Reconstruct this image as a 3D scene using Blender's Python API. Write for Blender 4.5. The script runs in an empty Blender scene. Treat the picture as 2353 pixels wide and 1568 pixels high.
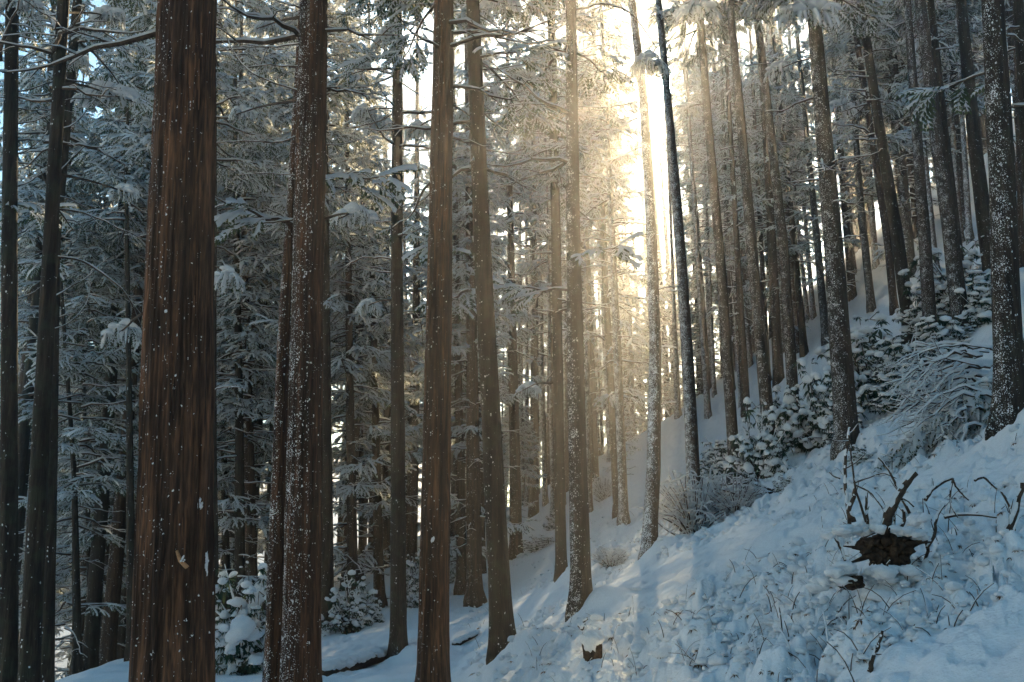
import bpy, math, random
import numpy as np

# ------------------------------------------------------------------ camera, sky, sun, exposure
sc = bpy.context.scene
COL = sc.collection
R = math.radians
EYE = 1.6
PITCH = R(10.0)
cam = bpy.data.cameras.new('camera')
cam.lens = 35.0; cam.sensor_width = 36.0
cam.clip_start = 0.05; cam.clip_end = 6000
camo = bpy.data.objects.new('camera', cam)
camo.location = (0, 0, EYE); camo.rotation_euler = (R(90) + PITCH, 0, 0)
COL.objects.link(camo); sc.camera = camo

SUN_AZ, SUN_EL = R(9.3), R(24.0)          # right of the view axis, above the horizon
world = bpy.data.worlds.new('World'); sc.world = world; world.use_nodes = True
wn = world.node_tree.nodes; wl = world.node_tree.links
sky = wn.new('ShaderNodeTexSky'); sky.sky_type = 'NISHITA'; sky.sun_disc = False
sky.sun_elevation = SUN_EL; sky.sun_rotation = SUN_AZ
sky.altitude = 600; sky.air_density = 1.0; sky.dust_density = 0.2; sky.ozone_density = 1.5
wn['Background'].inputs[1].default_value = 0.052
wl.new(sky.outputs[0], wn['Background'].inputs[0])
sd = bpy.data.lights.new('sun_lamp', 'SUN'); sd.energy = 5.0; sd.angle = R(0.55); sd.color = (1.0, 0.58, 0.34)
so = bpy.data.objects.new('sun_lamp', sd)
so.rotation_euler = (R(90) - SUN_EL, 0, -SUN_AZ + math.pi)
so.location = (0, 30, 60); COL.objects.link(so)
sc.view_settings.view_transform = 'Standard'; sc.view_settings.look = 'None'
sc.view_settings.gamma = 1.0; sc.view_settings.use_curve_mapping = False
sc.view_settings.exposure = 2.1
sc.view_settings.use_white_balance = True; sc.view_settings.white_balance_temperature = 5400; sc.view_settings.white_balance_tint = -24
sc.render.engine = 'CYCLES'
cy = sc.cycles
cy.use_denoising = True; cy.max_bounces = 5; cy.diffuse_bounces = 4; cy.transmission_bounces = 4
cy.use_adaptive_sampling = True; cy.adaptive_threshold = 0.03; cy.adaptive_min_samples = 64; cy.debug_use_spatial_splits = True
cy.volume_bounces = 0; cy.glossy_bounces = 2; cy.transparent_max_bounces = 4
cy.sample_clamp_indirect = 6.0; cy.caustics_reflective = False; cy.caustics_refractive = False
SUNV = np.array([math.sin(SUN_AZ) * math.cos(SUN_EL), math.cos(SUN_AZ) * math.cos(SUN_EL), math.sin(SUN_EL)])
HAZE_DENSITY = 0.0016

# ------------------------------------------------------------------ small tools
rng = np.random.default_rng(11)
random.seed(5)
FP = 35.0 / 36.0 * 2353.0               # focal length in pixels of a 2353 x 1568 view
FWD = np.array([0, math.cos(PITCH), math.sin(PITCH)]); UPV = np.array([0, -math.sin(PITCH), math.cos(PITCH)])
CAM = np.array([0, 0, EYE])

def ray(px, py):
    return np.array([1., 0, 0]) * (px - 1176.5) / FP + FWD + UPV * (784 - py) / FP
def at(px, py, Y):
    d = ray(px, py)
    return CAM + d * (Y / d[1])

def hash2(ix, iy, s=0):
    h = (ix.astype(np.int64) * 374761393 + iy.astype(np.int64) * 668265263 + s * 1442695041) & 0x7fffffff
    h = ((h ^ (h >> 13)) * 1274126177) & 0x7fffffff
    h = ((h ^ (h >> 15)) * 2246822519) & 0x7fffffff
    return ((h ^ (h >> 16)) & 0xffffff) / float(0xffffff)
def vnoise(x, y, s=0):
    x = np.asarray(x, float); y = np.asarray(y, float)
    ix = np.floor(x); iy = np.floor(y); fx = x - ix; fy = y - iy
    fx = fx * fx * (3 - 2 * fx); fy = fy * fy * (3 - 2 * fy)
    a = hash2(ix, iy, s); b = hash2(ix + 1, iy, s); c = hash2(ix, iy + 1, s); d = hash2(ix + 1, iy + 1, s)
    return (a * (1 - fx) + b * fx) * (1 - fy) + (c * (1 - fx) + d * fx) * fy
def fbm(x, y, s=0, o=3):
    r = 0; a = 1; t = 0
    for k in range(o):
        r = r + a * vnoise(x * 2 ** k, y * 2 ** k, s + k); t += a; a *= .5
    return r / t
def lumps(x, y, cell, s):
    gx = np.floor(x / cell); gy = np.floor(y / cell); best = np.zeros_like(x)
    for dx in (-1, 0, 1):
        for dy in (-1, 0, 1):
            ix = gx + dx; iy = gy + dy
            cx = (ix + .15 + .7 * hash2(ix, iy, s)) * cell; cy_ = (iy + .15 + .7 * hash2(ix, iy, s + 1)) * cell
            rr = cell * (.42 + .42 * hash2(ix, iy, s + 2)); st = .7 + .6 * hash2(ix, iy, s + 4)
            d2 = (((x - cx) * st) ** 2 + ((y - cy_) / st) ** 2) / rr ** 2
            h = np.sqrt(np.clip(1 - d2, 0, 1)) * rr * (.35 + .65 * hash2(ix, iy, s + 3))
            best = np.maximum(best, h)
    return best

MOUNDS = []
def base_ground(x, y):
    x = np.asarray(x, float); y = np.asarray(y, float)
    z = .5 * np.maximum(x, -1) + .09 * np.clip(x + 1, -9, 0) + .33 * np.clip(x + 10, -26, 0)
    xr = np.clip(x - 6, 0, 14)
    z = z + .02 * xr ** 2 + np.clip(x - 20, 0, 25) * .35 - .45 * np.clip(x - 50, 0, 400)
    z = z - .03 * np.clip(y, -40, 45)
    yy = np.clip(y - 22, 0, 34)
    z = z + .0033 * yy ** 2 / (1 + np.exp(-(x + 8) / 3.0))
    z = z - .0045 * np.clip(y - 74, 0, 40) ** 2 / (1 + np.exp(-(x + 12) / 3.0)) - .10 * np.clip(y - 112, 0, 500)
    z = z + .20 * np.clip(-x - 55, 0, 200) + .20 * np.clip(y - 80, 0, 400) / (1 + np.exp((x + 14) / 5.0))
    return z
def ground(x, y, fine=False):
    x = np.asarray(x, float); y = np.asarray(y, float)
    z = base_ground(x, y)
    d = np.hypot(x, y)
    near = np.clip(1.25 - d / 90, 0, 1)
    z = z + near * (.55 * (fbm(x / 6.5, y / 6.5, 3) - .5) + .22 * (fbm(x / 1.7, y / 1.7, 9) - .5))
    if fine:
        m = np.clip((fbm(x / 2.3, y / 2.3, 21) - .30) * 5.0, .25, 1)
        smooth = np.exp(-(((x - 2.3) / 1.5) ** 2 + ((y - 3.6) / 1.0) ** 2)) + .70 / (1 + np.exp((x - .04 * y - .2) / .5))
        m = m * np.clip(1 - smooth, .10, 1)
        k = np.clip(1.3 - d / 60, 0, 1)
        wx = x + .07 * (vnoise(x * 6, y * 6, 40) - .5); wy = y + .07 * (vnoise(x * 6, y * 6, 41) - .5)
        for (mx, my, mh, mr) in MOUNDS:
            b = np.hypot(x - mx, y - my) < 1.2
            if b.any(): m[b] *= 1 - .85 * np.exp(-((x[b] - mx) ** 2 + (y[b] - my) ** 2) / .25)
        z = z + k * m * (.75 * lumps(wx, wy, .38, 50) + 1.15 * lumps(wx + 7, wy, .19, 60) + 1.1 * lumps(wx, wy + 3, .095, 70) + .9 * lumps(wx + 2, wy + 5, .05, 90) - .16)
        pit = lumps(wx + 4, wy + 9, .26, 80); z = z - k * m * 1.3 * pit * (vnoise(wx / .5, wy / .5, 85) > .62)
        z = z + k * .03 * (fbm(x * 5, y * 5, 31) - .5)
        for (mx, my, mh, mr) in MOUNDS:
            b = np.hypot(x - mx, y - my) < mr * 4
            if b.any():
                dd = (x[b] - mx) ** 2 + (y[b] - my) ** 2
                z[b] = z[b] + mh * np.exp(-dd / (mr * mr))
    return z
def hitf(px, py, lo=3.0, hi=40.0):
    Y = np.linspace(lo, hi, 900); d = ray(px, py); P = CAM[None, :] + d[None, :] * (Y / d[1])[:, None]
    b = P[:, 2] < ground(P[:, 0].copy(), P[:, 1].copy(), True); return float(Y[np.argmax(b)]) if b.any() else None
def gz(x, y):
    return float(ground(np.array([x]), np.array([y]))[0])
def hit(px, py, lo=2.5, hi=62.0):
    Y = np.linspace(lo, hi, 1200); d = ray(px, py); P = CAM[None, :] + d[None, :] * (Y / d[1])[:, None]
    below = P[:, 2] < ground(P[:, 0], P[:, 1])
    i = np.argmax(below)
    return float(Y[i]) if below.any() else None

# ---- mesh buffers
class Buf:
    def __init__(s): s.V = []; s.F = []; s.M = []; s.n = 0
    def add(s, V, F, m=0):
        V = np.asarray(V, float).reshape(-1, 3); F = np.asarray(F, np.int64).reshape(-1, 3)
        s.V.append(V); s.F.append(F + s.n); s.n += len(V)
        s.M.append(np.full(len(F), m) if np.isscalar(m) else np.asarray(m))
    def mesh(s, name, mats, smooth=True):
        V = np.concatenate(s.V); F = np.concatenate(s.F); M = np.concatenate(s.M)
        return raw_mesh(name, V, F, M, mats, smooth)
def raw_mesh(name, V, F, M, mats, smooth=True):
    me = bpy.data.meshes.new(name)
    me.vertices.add(len(V)); me.vertices.foreach_set('co', np.ascontiguousarray(V, np.float32).ravel())
    n = F.shape[1]
    me.loops.add(F.size); me.loops.foreach_set('vertex_index', np.ascontiguousarray(F, np.int32).ravel())
    me.polygons.add(len(F)); me.polygons.foreach_set('loop_start', np.arange(0, F.size, n, dtype=np.int32))
    for m in mats: me.materials.append(m)
    if M is not None: me.polygons.foreach_set('material_index', np.ascontiguousarray(M, np.int32))
    me.polygons.foreach_set('use_smooth', np.full(len(F), smooth))
    me.update(calc_edges=True); me.validate()
    return me
def obj(name, me, parent=None, loc=None):
    o = bpy.data.objects.new(name, me); COL.objects.link(o)
    if parent is not None: o.parent = parent
    if loc is not None: o.location = loc
    return o
def tag(o, label=None, cat=None, group=None, kind=None):
    if label: o['label'] = label
    if cat: o['category'] = cat
    if group: o['group'] = group
    if kind: o['kind'] = kind
    return o
def thing(name, loc, label, cat, group=None):
    o = bpy.data.objects.new(name, None); COL.objects.link(o); o.location = tuple(loc); o.empty_display_size = .2
    return tag(o, label, cat, group)

def tube(P, rad, n=5, cap=True):
    P = np.asarray(P, float); k = len(P); rad = np.broadcast_to(np.asarray(rad, float), (k,))
    T = np.gradient(P, axis=0); T /= np.linalg.norm(T, axis=1)[:, None] + 1e-9
    ref = np.array([0, 0, 1.]) if abs(T[:, 2]).mean() < .8 else np.array([1., 0, 0])
    A = np.cross(T, ref); A /= np.linalg.norm(A, axis=1)[:, None] + 1e-9
    B = np.cross(A, T)
    an = np.arange(n) * 2 * math.pi / n
    V = P[:, None, :] + rad[:, None, None] * (np.cos(an)[None, :, None] * A[:, None, :] + np.sin(an)[None, :, None] * B[:, None, :])
    V = V.reshape(-1, 3); F = []
    for i in range(k - 1):
        for j in range(n):
            a = i * n + j; b = i * n + (j + 1) % n; c = a + n; d = b + n
            F += [(a, b, d), (a, d, c)]
    if cap:
        V = np.concatenate([V, P[:1], P[-1:]]); c0 = len(V) - 2
        for j in range(n):
            F.append((c0, (j + 1) % n, j)); F.append((c0 + 1, (k - 1) * n + j, (k - 1) * n + (j + 1) % n))
    return V, np.array(F)
def ridge(P, rad, up=.75, wide=.95, r=None, n=5):
    """snow lying along the top of a branch: a bumpy roll sunk half into it"""
    P = np.asarray(P, float).copy(); rad = np.broadcast_to(np.asarray(rad, float), (len(P),)).copy()
    jit = (r or rng).uniform(.55, 1.25, len(P))
    P[:, 2] += rad * up * (.6 + .4 * jit)
    return tube(P, rad * wide * jit, n)
def resample(P, k):
    P = np.asarray(P, float); d = np.r_[0, np.cumsum(np.linalg.norm(np.diff(P, axis=0), axis=1))]
    t = np.linspace(0, d[-1], k)
    Q = np.stack([np.interp(t, d, P[:, i]) for i in range(3)], 1)
    for _ in range(2):
        Q[1:-1] = .25 * Q[:-2] + .5 * Q[1:-1] + .25 * Q[2:]
    return Q
def ico(sub=1):
    t = (1 + 5 ** .5) / 2
    V = np.array([(-1, t, 0), (1, t, 0), (-1, -t, 0), (1, -t, 0), (0, -1, t), (0, 1, t), (0, -1, -t), (0, 1, -t), (t, 0, -1), (t, 0, 1), (-t, 0, -1), (-t, 0, 1)], float)
    F = [(0, 11, 5), (0, 5, 1), (0, 1, 7), (0, 7, 10), (0, 10, 11), (1, 5, 9), (5, 11, 4), (11, 10, 2), (10, 7, 6), (7, 1, 8), (3, 9, 4), (3, 4, 2), (3, 2, 6), (3, 6, 8), (3, 8, 9), (4, 9, 5), (2, 4, 11), (6, 2, 10), (8, 6, 7), (9, 8, 1)]
    V /= np.linalg.norm(V, axis=1)[:, None]
    for _ in range(sub):
        V = V.tolist(); c = {}; G = []
        def mid(a, b):
            k = (min(a, b), max(a, b))
            if k not in c:
                m = np.array(V[a]) + np.array(V[b]); V.append((m / np.linalg.norm(m)).tolist()); c[k] = len(V) - 1
            return c[k]
        for a, b, d in F:
            ab, bd, da = mid(a, b), mid(b, d), mid(d, a); G += [(a, ab, da), (b, bd, ab), (d, da, bd), (ab, bd, da)]
        F = G; V = np.array(V)
    return np.array(V), np.array(F)
ICO0, ICO1, ICO2 = ico(0), ico(1), ico(2)
def spread(tmpl, P, M):
    """copies of a template (V, F, mat) at P (n,3) with matrices M (n,3,3)"""
    tv, tf, tm = tmpl
    V = np.einsum('nij,vj->nvi', M, tv) + P[:, None, :]
    F = tf[None] + (np.arange(len(P)) * len(tv))[:, None, None]
    return V.reshape(-1, 3), F.reshape(-1, 3), np.tile(tm, len(P))
def frames(fwd, up=None, scale=1.0):
    fwd = fwd / (np.linalg.norm(fwd, axis=1)[:, None] + 1e-9)
    if up is None: up = np.tile(np.array([0, 0, 1.]), (len(fwd), 1))
    side = np.cross(up, fwd); side /= np.linalg.norm(side, axis=1)[:, None] + 1e-9
    u2 = np.cross(fwd, side)
    return np.stack([fwd, side, u2], 2) * np.broadcast_to(np.asarray(scale, float), (len(fwd),))[:, None, None]

# ------------------------------------------------------------------ materials
def new_mat(name):
    m = bpy.data.materials.new(name); m.use_nodes = True
    nt = m.node_tree; nt.nodes.clear(); out = nt.nodes.new('ShaderNodeOutputMaterial')
    return m, nt, out
def N(nt, t, ins=None, **kw):
    n = nt.nodes.new(t)
    for k, v in kw.items(): setattr(n, k, v)
    for k, v in (ins or {}).items():
        if isinstance(v, bpy.types.NodeSocket): nt.links.new(v, n.inputs[k])
        else: n.inputs[k].default_value = v
    return n
def math_n(nt, op, a, b=None, clamp=False):
    n = nt.nodes.new('ShaderNodeMath'); n.operation = op; n.use_clamp = clamp
    for i, v in enumerate((a, b)):
        if v is None: continue
        if isinstance(v, bpy.types.NodeSocket): nt.links.new(v, n.inputs[i])
        else: n.inputs[i].default_value = v
    return n.outputs[0]
def ramp(nt, fac, stops):
    n = nt.nodes.new('ShaderNodeValToRGB'); e = n.color_ramp.elements
    while len(e) < len(stops): e.new(.5)
    for i, (p, c) in enumerate(stops):
        e[i].position = p; e[i].color = (*c, 1)
    nt.links.new(fac, n.inputs[0]); return n.outputs[0]
def mix_col(nt, fac, a, b):
    n = nt.nodes.new('ShaderNodeMix'); n.data_type = 'RGBA'
    for k, v in ((0, fac), (6, a), (7, b)):
        if isinstance(v, bpy.types.NodeSocket): nt.links.new(v, n.inputs[k])
        else: n.inputs[k].default_value = v if k == 0 else (*v, 1)
    return n.outputs[2]

SNOW_C = (.80, .83, .86)
def snow_material(name, transl, bump=.0, scale=60):
    m, nt, out = new_mat(name)
    if not bump:
        d = N(nt, 'ShaderNodeBsdfDiffuse', {'Color': (*SNOW_C, 1)}); t = N(nt, 'ShaderNodeBsdfTranslucent', {'Color': (*SNOW_C, 1)})
        mx = N(nt, 'ShaderNodeMixShader', {0: transl, 1: d.outputs[0], 2: t.outputs[0]}); nt.links.new(mx.outputs[0], out.inputs[0]); return m
    co = N(nt, 'ShaderNodeTexCoord').outputs['Object']
    nz = N(nt, 'ShaderNodeTexNoise', {'Vector': co, 'Scale': scale, 'Detail': 2.0 if transl else 3.0, 'Roughness': .65})
    col = ramp(nt, nz.outputs[0], [(.3, tuple(c * .93 for c in SNOW_C)), (.7, tuple(min(c * 1.04, .9) for c in SNOW_C))])
    ins = {'Color': col, 'Roughness': .6}
    if bump:
        ins['Normal'] = N(nt, 'ShaderNodeBump', {'Height': nz.outputs[0], 'Strength': bump, 'Distance': .02}).outputs[0]
    d = N(nt, 'ShaderNodeBsdfDiffuse', ins)
    if transl:
        t = N(nt, 'ShaderNodeBsdfTranslucent', {'Color': col})
        mx = N(nt, 'ShaderNodeMixShader', {0: transl, 1: d.outputs[0], 2: t.outputs[0]})
        nt.links.new(mx.outputs[0], out.inputs[0])
    else:
        nt.links.new(d.outputs[0], out.inputs[0])
    return m
M_SNOW = snow_material('ground_snow', 0, .55, 38)
M_SNOWT = snow_material('branch_snow', .45, 0, 30)
M_SNOWP = snow_material('puffy_snow', .15, .5, 45)

def leaf_material(name, ca, cb, ct, transl):
    m, nt, out = new_mat(name)
    co = N(nt, 'ShaderNodeTexCoord').outputs['Object']
    nz = N(nt, 'ShaderNodeTexNoise', {'Vector': co, 'Scale': 2.5, 'Detail': 0.0})
    col = ramp(nt, nz.outputs[0], [(.3, ca), (.7, cb)])
    d = N(nt, 'ShaderNodeBsdfDiffuse', {'Color': col})
    t = N(nt, 'ShaderNodeBsdfTranslucent', {'Color': (*ct, 1)})
    mx = N(nt, 'ShaderNodeMixShader', {0: transl, 1: d.outputs[0], 2: t.outputs[0]})
    nt.links.new(mx.outputs[0], out.inputs[0]); return m
M_NEEDLE = leaf_material('cedar_needles', (.016, .052, .050), (.040, .085, .060), (.16, .16, .06), .42)
M_LEAF = leaf_material('shrub_leaves', (.02, .05, .045), (.045, .08, .055), (.08, .11, .05), .25)
M_DEAD = leaf_material('withered_leaves', (.07, .045, .03), (.13, .08, .05), (.2, .12, .06), .3)

def bark_material(name, dark, mid, light, streak=11, specks=.5, side=.5, speck_scale=26, moss=0.0):
    dark, mid, light = (tuple(x * .72 for x in c) for c in (dark, mid, light))
    m, nt, out = new_mat(name)
    tc = N(nt, 'ShaderNodeTexCoord'); co = tc.outputs['Object']
    mp = N(nt, 'ShaderNodeMapping', {'Vector': co, 'Scale': (1, 1, .055)})
    n1 = N(nt, 'ShaderNodeTexNoise', {'Vector': mp.outputs[0], 'Scale': streak, 'Detail': 3.0, 'Roughness': .62})
    mp2 = N(nt, 'ShaderNodeMapping', {'Vector': co, 'Scale': (1, 1, .09)})
    n2 = N(nt, 'ShaderNodeTexNoise', {'Vector': mp2.outputs[0], 'Scale': streak * 4.2, 'Detail': 2.0, 'Roughness': .6})
    n3 = N(nt, 'ShaderNodeTexNoise', {'Vector': co, 'Scale': 1.1, 'Detail': 1.0})
    f = math_n(nt, 'ADD', math_n(nt, 'MULTIPLY', n1.outputs[0], .62), math_n(nt, 'MULTIPLY', n2.outputs[0], .38))
    c = ramp(nt, f, [(.40, dark), (.50, mid), (.60, light), (.68, tuple(x * 1.7 for x in light))])
    c = mix_col(nt, math_n(nt, 'MULTIPLY', ramp(nt, n3.outputs[0], [(.42, (0, 0, 0)), (.68, (1, 1, 1))]), .38), c, tuple(x * .45 for x in mid))
    if moss:
        n5 = N(nt, 'ShaderNodeTexNoise', {'Vector': co, 'Scale': 5.0, 'Detail': 2.0})
        c = mix_col(nt, math_n(nt, 'MULTIPLY', ramp(nt, n5.outputs[0], [(.48, (0, 0, 0)), (.66, (1, 1, 1))]), moss), c, (.05, .065, .04))
    # wind-blown snow sticking to the bark, thicker on the windward side
    ge = N(nt, 'ShaderNodeNewGeometry')
    dt = N(nt, 'ShaderNodeVectorMath', operation='DOT_PRODUCT'); nt.links.new(ge.outputs['Normal'], dt.inputs[0]); dt.inputs[1].default_value = (-.82, -.57, 0)
    wind = math_n(nt, 'MULTIPLY', math_n(nt, 'MAXIMUM', dt.outputs['Value'], -.15), side)
    n6 = N(nt, 'ShaderNodeTexNoise', {'Vector': co, 'Scale': 70.0, 'Detail': 1.0, 'Roughness': .7})
    wob = N(nt, 'ShaderNodeVectorMath', {1: (.028, .028, .028)}, operation='MULTIPLY'); nt.links.new(n6.outputs['Color'], wob.inputs[0])
    wad = N(nt, 'ShaderNodeVectorMath', {0: co}, operation='ADD'); nt.links.new(wob.outputs[0], wad.inputs[1])
    mpv = N(nt, 'ShaderNodeMapping', {'Vector': wad.outputs[0], 'Scale': (1, 1, .7)}); vo = N(nt, 'ShaderNodeTexVoronoi', {'Vector': mpv.outputs[0], 'Scale': speck_scale, 'Randomness': 1.0})
    sep = N(nt, 'ShaderNodeSeparateColor', {0: vo.outputs['Color']})
    n4 = N(nt, 'ShaderNodeTexNoise', {'Vector': co, 'Scale': 6.0, 'Detail': 2.0, 'Roughness': .7})
    dens = math_n(nt, 'ADD', math_n(nt, 'ADD', wind, specks - .5), math_n(nt, 'MULTIPLY', math_n(nt, 'POWER', n4.outputs[0], 1.6), 1.25))
    keep = math_n(nt, 'LESS_THAN', sep.outputs[0], math_n(nt, 'MULTIPLY', dens, .62))
    size = math_n(nt, 'LESS_THAN', vo.outputs['Distance'], math_n(nt, 'MULTIPLY', math_n(nt, 'ADD', sep.outputs[1], .2), .34))
    crust = math_n(nt, 'GREATER_THAN', math_n(nt, 'ADD', math_n(nt, 'MULTIPLY', dens, .40), n6.outputs[0]), .86)
    sn = math_n(nt, 'MAXIMUM', math_n(nt, 'MULTIPLY', keep, size), crust, True)
    c = mix_col(nt, sn, c, (.74, .78, .82))
    bp = N(nt, 'ShaderNodeBump', {'Height': f, 'Strength': .9, 'Distance': .03})
    p = N(nt, 'ShaderNodeBsdfPrincipled', {'Base Color': c, 'Roughness': .85, 'Normal': bp.outputs[0], 'Specular IOR Level': .25})
    nt.links.new(p.outputs[0], out.inputs[0]); return m
BARK = {
 'red':   bark_material('red_cedar_bark', (.009, .005, .004), (.062, .035, .021), (.180, .094, .050), 10, .04, .24, 50),
 'rust':  bark_material('rusty_cedar_bark', (.009, .006, .004), (.050, .027, .016), (.120, .060, .033), 12, .22, .42, 46),
 'brown': bark_material('brown_cedar_bark', (.014, .010, .007), (.052, .036, .023), (.11, .074, .046), 14, .16, .28, 36),
 'dark':  bark_material('dark_cypress_bark', (.008, .007, .006), (.026, .022, .017), (.058, .046, .034), 14, .08, .20, 34, .3),
 'grey':  bark_material('snow_dusted_bark', (.010, .009, .008), (.034, .028, .022), (.075, .058, .042), 14, .14, .52, 40, .2),
 'white': bark_material('snow_plastered_bark', (.02, .016, .012), (.075, .054, .036), (.14, .10, .066), 14, .30, .62, 40),
}
def plain_bark(name, a, b):
    m, nt, out = new_mat(name)
    co = N(nt, 'ShaderNodeTexCoord').outputs['Object']
    n = N(nt, 'ShaderNodeTexNoise', {'Vector': co, 'Scale': 24.0, 'Detail': 2.0, 'Roughness': .65})
    c = ramp(nt, n.outputs[0], [(.35, a), (.65, b)])
    bp = N(nt, 'ShaderNodeBump', {'Height': n.outputs[0], 'Strength': .6, 'Distance': .02})
    p = N(nt, 'ShaderNodeBsdfPrincipled', {'Base Color': c, 'Roughness': .85, 'Normal': bp.outputs[0], 'Specular IOR Level': .2})
    nt.links.new(p.outputs[0], out.inputs[0]); return m
M_TWIG = plain_bark('branch_bark', (.03, .022, .016), (.085, .062, .044))
M_STUMP = plain_bark('rotten_wood', (.009, .007, .005), (.045, .030, .019))
M_FRESH = plain_bark('fresh_wood', (.30, .17, .08), (.46, .28, .15))
M_LICHEN = plain_bark('lichen', (.22, .27, .22), (.40, .45, .38))

# ------------------------------------------------------------------ tree table
# points run from the top of the view down to the foot, in a 2353 x 1568 layout used to lay the wood out; w = trunk width there
# (points, width_top, width_bottom, foot_seen, bark, label, options)
T = []
def tr(pts, w0, w1, seen, bark, label, **k): T.append((pts, w0, w1, seen, bark, label, k))
# --- left foreground
tr([(28, 0), (22, 520), (19, 1568)], 30, 40, 0, 'dark', 'dark trunk at the far left edge of the photo', Y=14, crown=('A', 12))
tr([(146, 0), (118, 520), (66, 1568)], 27, 45, 0, 'dark', 'dark leaning trunk with many bare branches near the left edge', Y=13, crown=('A', 13))
tr([(150, 300), (126, 560), (106, 1568)], 24, 31, 0, 'dark', 'dark straight trunk half hidden behind the leaning trunk near the left edge', Y=17, crown=('A', 13))
tr([(431, 0), (410, 784), (397, 1568)], 132, 166, 0, 'red', 'massive reddish cedar trunk in the left foreground, thickest of all', Y=9.2, crown=('A', 13), specks=900, seg=190)
tr([(490, 420), (487, 900), (493, 1568)], 16, 24, 0, 'dark', 'narrow dark trunk peeping out along the right edge of the massive red trunk', Y=24, crown=('B', 6))
tr([(160, 940), (171, 1100), (179, 1568)], 9, 21, 0, 'dark', 'slender dark trunk just right of the leaning pair at the left', Y=30, crown=('C', 5))
tr([(296, 870), (299, 1100), (304, 1568)], 12, 24, 0, 'dark', 'slender dark trunk just left of the massive red trunk', Y=28, crown=('B', 5))
tr([(201, 1160), (206, 1320), (214, 1568)], 9, 19, 0, 'dark', 'thin dark trunk, left one of two low in the gap left of the red trunk', Y=36, crown=('C', 3))
tr([(247, 1160), (250, 1320), (257, 1568)], 9, 18, 0, 'dark', 'thin dark trunk, right one of two low in the gap left of the red trunk', Y=38, crown=('C', 3))
# --- between the red trunk and the speckled pair
tr([(508, 840), (516, 1100), (524, 1398)], 10, 20, 1, 'dark', 'thin dark trunk, leftmost of the three between red trunk and speckled pair', Y=34, crown=('B', 4))
tr([(546, 690), (550, 1000), (557, 1340)], 15, 25, 1, 'dark', 'dark trunk, middle of the three between red trunk and speckled pair', Y=31, crown=('B', 5))
tr([(563, 610), (572, 1000), (587, 1310)], 13, 28, 1, 'brown', 'brown trunk, rightmost of the three between red trunk and speckled pair', Y=32, crown=('B', 5))
tr([(621, 760), (622, 1000), (628, 1330)], 6, 12, 1, 'brown', 'very thin far trunk just left of the speckled pair', Y=55, crown=('B', 4))
tr([(668, 480), (650, 784), (628, 1568)], 20, 44, 0, 'rust', 'snow-speckled rusty trunk, thinner left partner of the speckled pair', Y=11.5, crown=('A', 12), specks=350)
tr([(722, 0), (705, 784), (691, 1568)], 62, 84, 0, 'rust', 'thick rusty trunk peppered with snow, right partner of the speckled pair', Y=11.0, crown=('A', 12), specks=1500, seg=120)
tr([(747, 480), (748, 1000), (752, 1452)], 18, 34, 1, 'dark', 'dark trunk right behind the thick snow-peppered rusty trunk', Y=27, crown=('B', 6))
# --- centre left
tr([(800, 540), (805, 1000), (812, 1415)], 13, 25, 1, 'brown', 'brown trunk, left one of two slim trunks left of the tall dark central trunk', Y=34, crown=('B', 6))
tr([(828, 860), (832, 1335)], 9, 15, 1, 'brown', 'thin brown trunk squeezed between two slim trunks left of centre', Y=45, crown=('B', 5))
tr([(856, 620), (864, 1000), (872, 1396)], 11, 25, 1, 'brown', 'brown trunk, right one of two slim trunks left of the tall dark central trunk', Y=35, crown=('B', 5))
tr([(913, 0), (912, 600), (914, 1100), (917, 1525)], 21, 37, 1, 'dark', 'straight dark trunk with a snow mound at its foot, left of the red central trunk', Y=22, crown=('A', 14))
tr([(937, 830), (950, 1262)], 8, 15, 1, 'brown', 'thin sunlit trunk, right of the straight dark trunk with the snow mound', Y=50, crown=('B', 5))
tr([(928, 900), (934, 1276)], 7, 14, 1, 'brown', 'thin trunk almost hidden along the right side of the straight dark trunk', Y=52, crown=('B', 5))
tr([(1021, 0), (1008, 784), (994, 1568)], 46, 68, 0, 'red', 'reddish cedar trunk in the centre with peeling orange bark strips', Y=12.5, crown=('A', 12), specks=500, seg=110)
tr([(1040, 560), (1043, 900), (1044, 1232)], 10, 17, 1, 'brown', 'far trunk hugging the right edge of the red central trunk', Y=46, crown=('B', 6))
tr([(1048, 560), (1056, 1000), (1062, 1366)], 13, 24, 1, 'brown', 'brown trunk, first to the right of the red central trunk', Y=31, crown=('B', 7))
tr([(1076, 290), (1083, 700), (1091, 1385)], 16, 36, 1, 'brown', 'brown trunk with flared snowy foot behind the leaning dark trunk', Y=27, crown=('B', 8))
tr([(1104, 900), (1109, 1318)], 8, 16, 1, 'brown', 'thin trunk half hidden behind the leaning dark trunk of the centre', Y=48, crown=('B', 6))
tr([(1086, 0), (1105, 500), (1130, 1000), (1158, 1532)], 32, 52, 1, 'dark', 'dark trunk leaning left with a snowy flared foot, right of the red central trunk', Y=15.5, crown=('A', 10), specks=250)
tr([(1171, 430), (1178, 800), (1187, 1280)], 14, 28, 1, 'brown', 'brown trunk standing alone in the bright gap right of the leaning dark trunk', Y=34, crown=('B', 7))
tr([(1200, 960), (1202, 1160)], 6, 11, 1, 'white', 'pale far trunk, first of the row in the glowing central gap', Y=58, crown=('B', 10))
tr([(1211, 860), (1213, 1160)], 7, 14, 1, 'white', 'pale far trunk, second of the row in the glowing central gap', Y=55, crown=('B', 10))
tr([(1222, 900), (1224, 1140)], 5, 9, 1, 'white', 'pale far trunk, third and thinnest of the row in the glowing central gap', Y=60, crown=('B', 10))
tr([(1229, 830), (1235, 1137)], 7, 11, 1, 'white', 'pale far trunk, fourth of the row in the glowing central gap', Y=60, crown=('B', 10))
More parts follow.
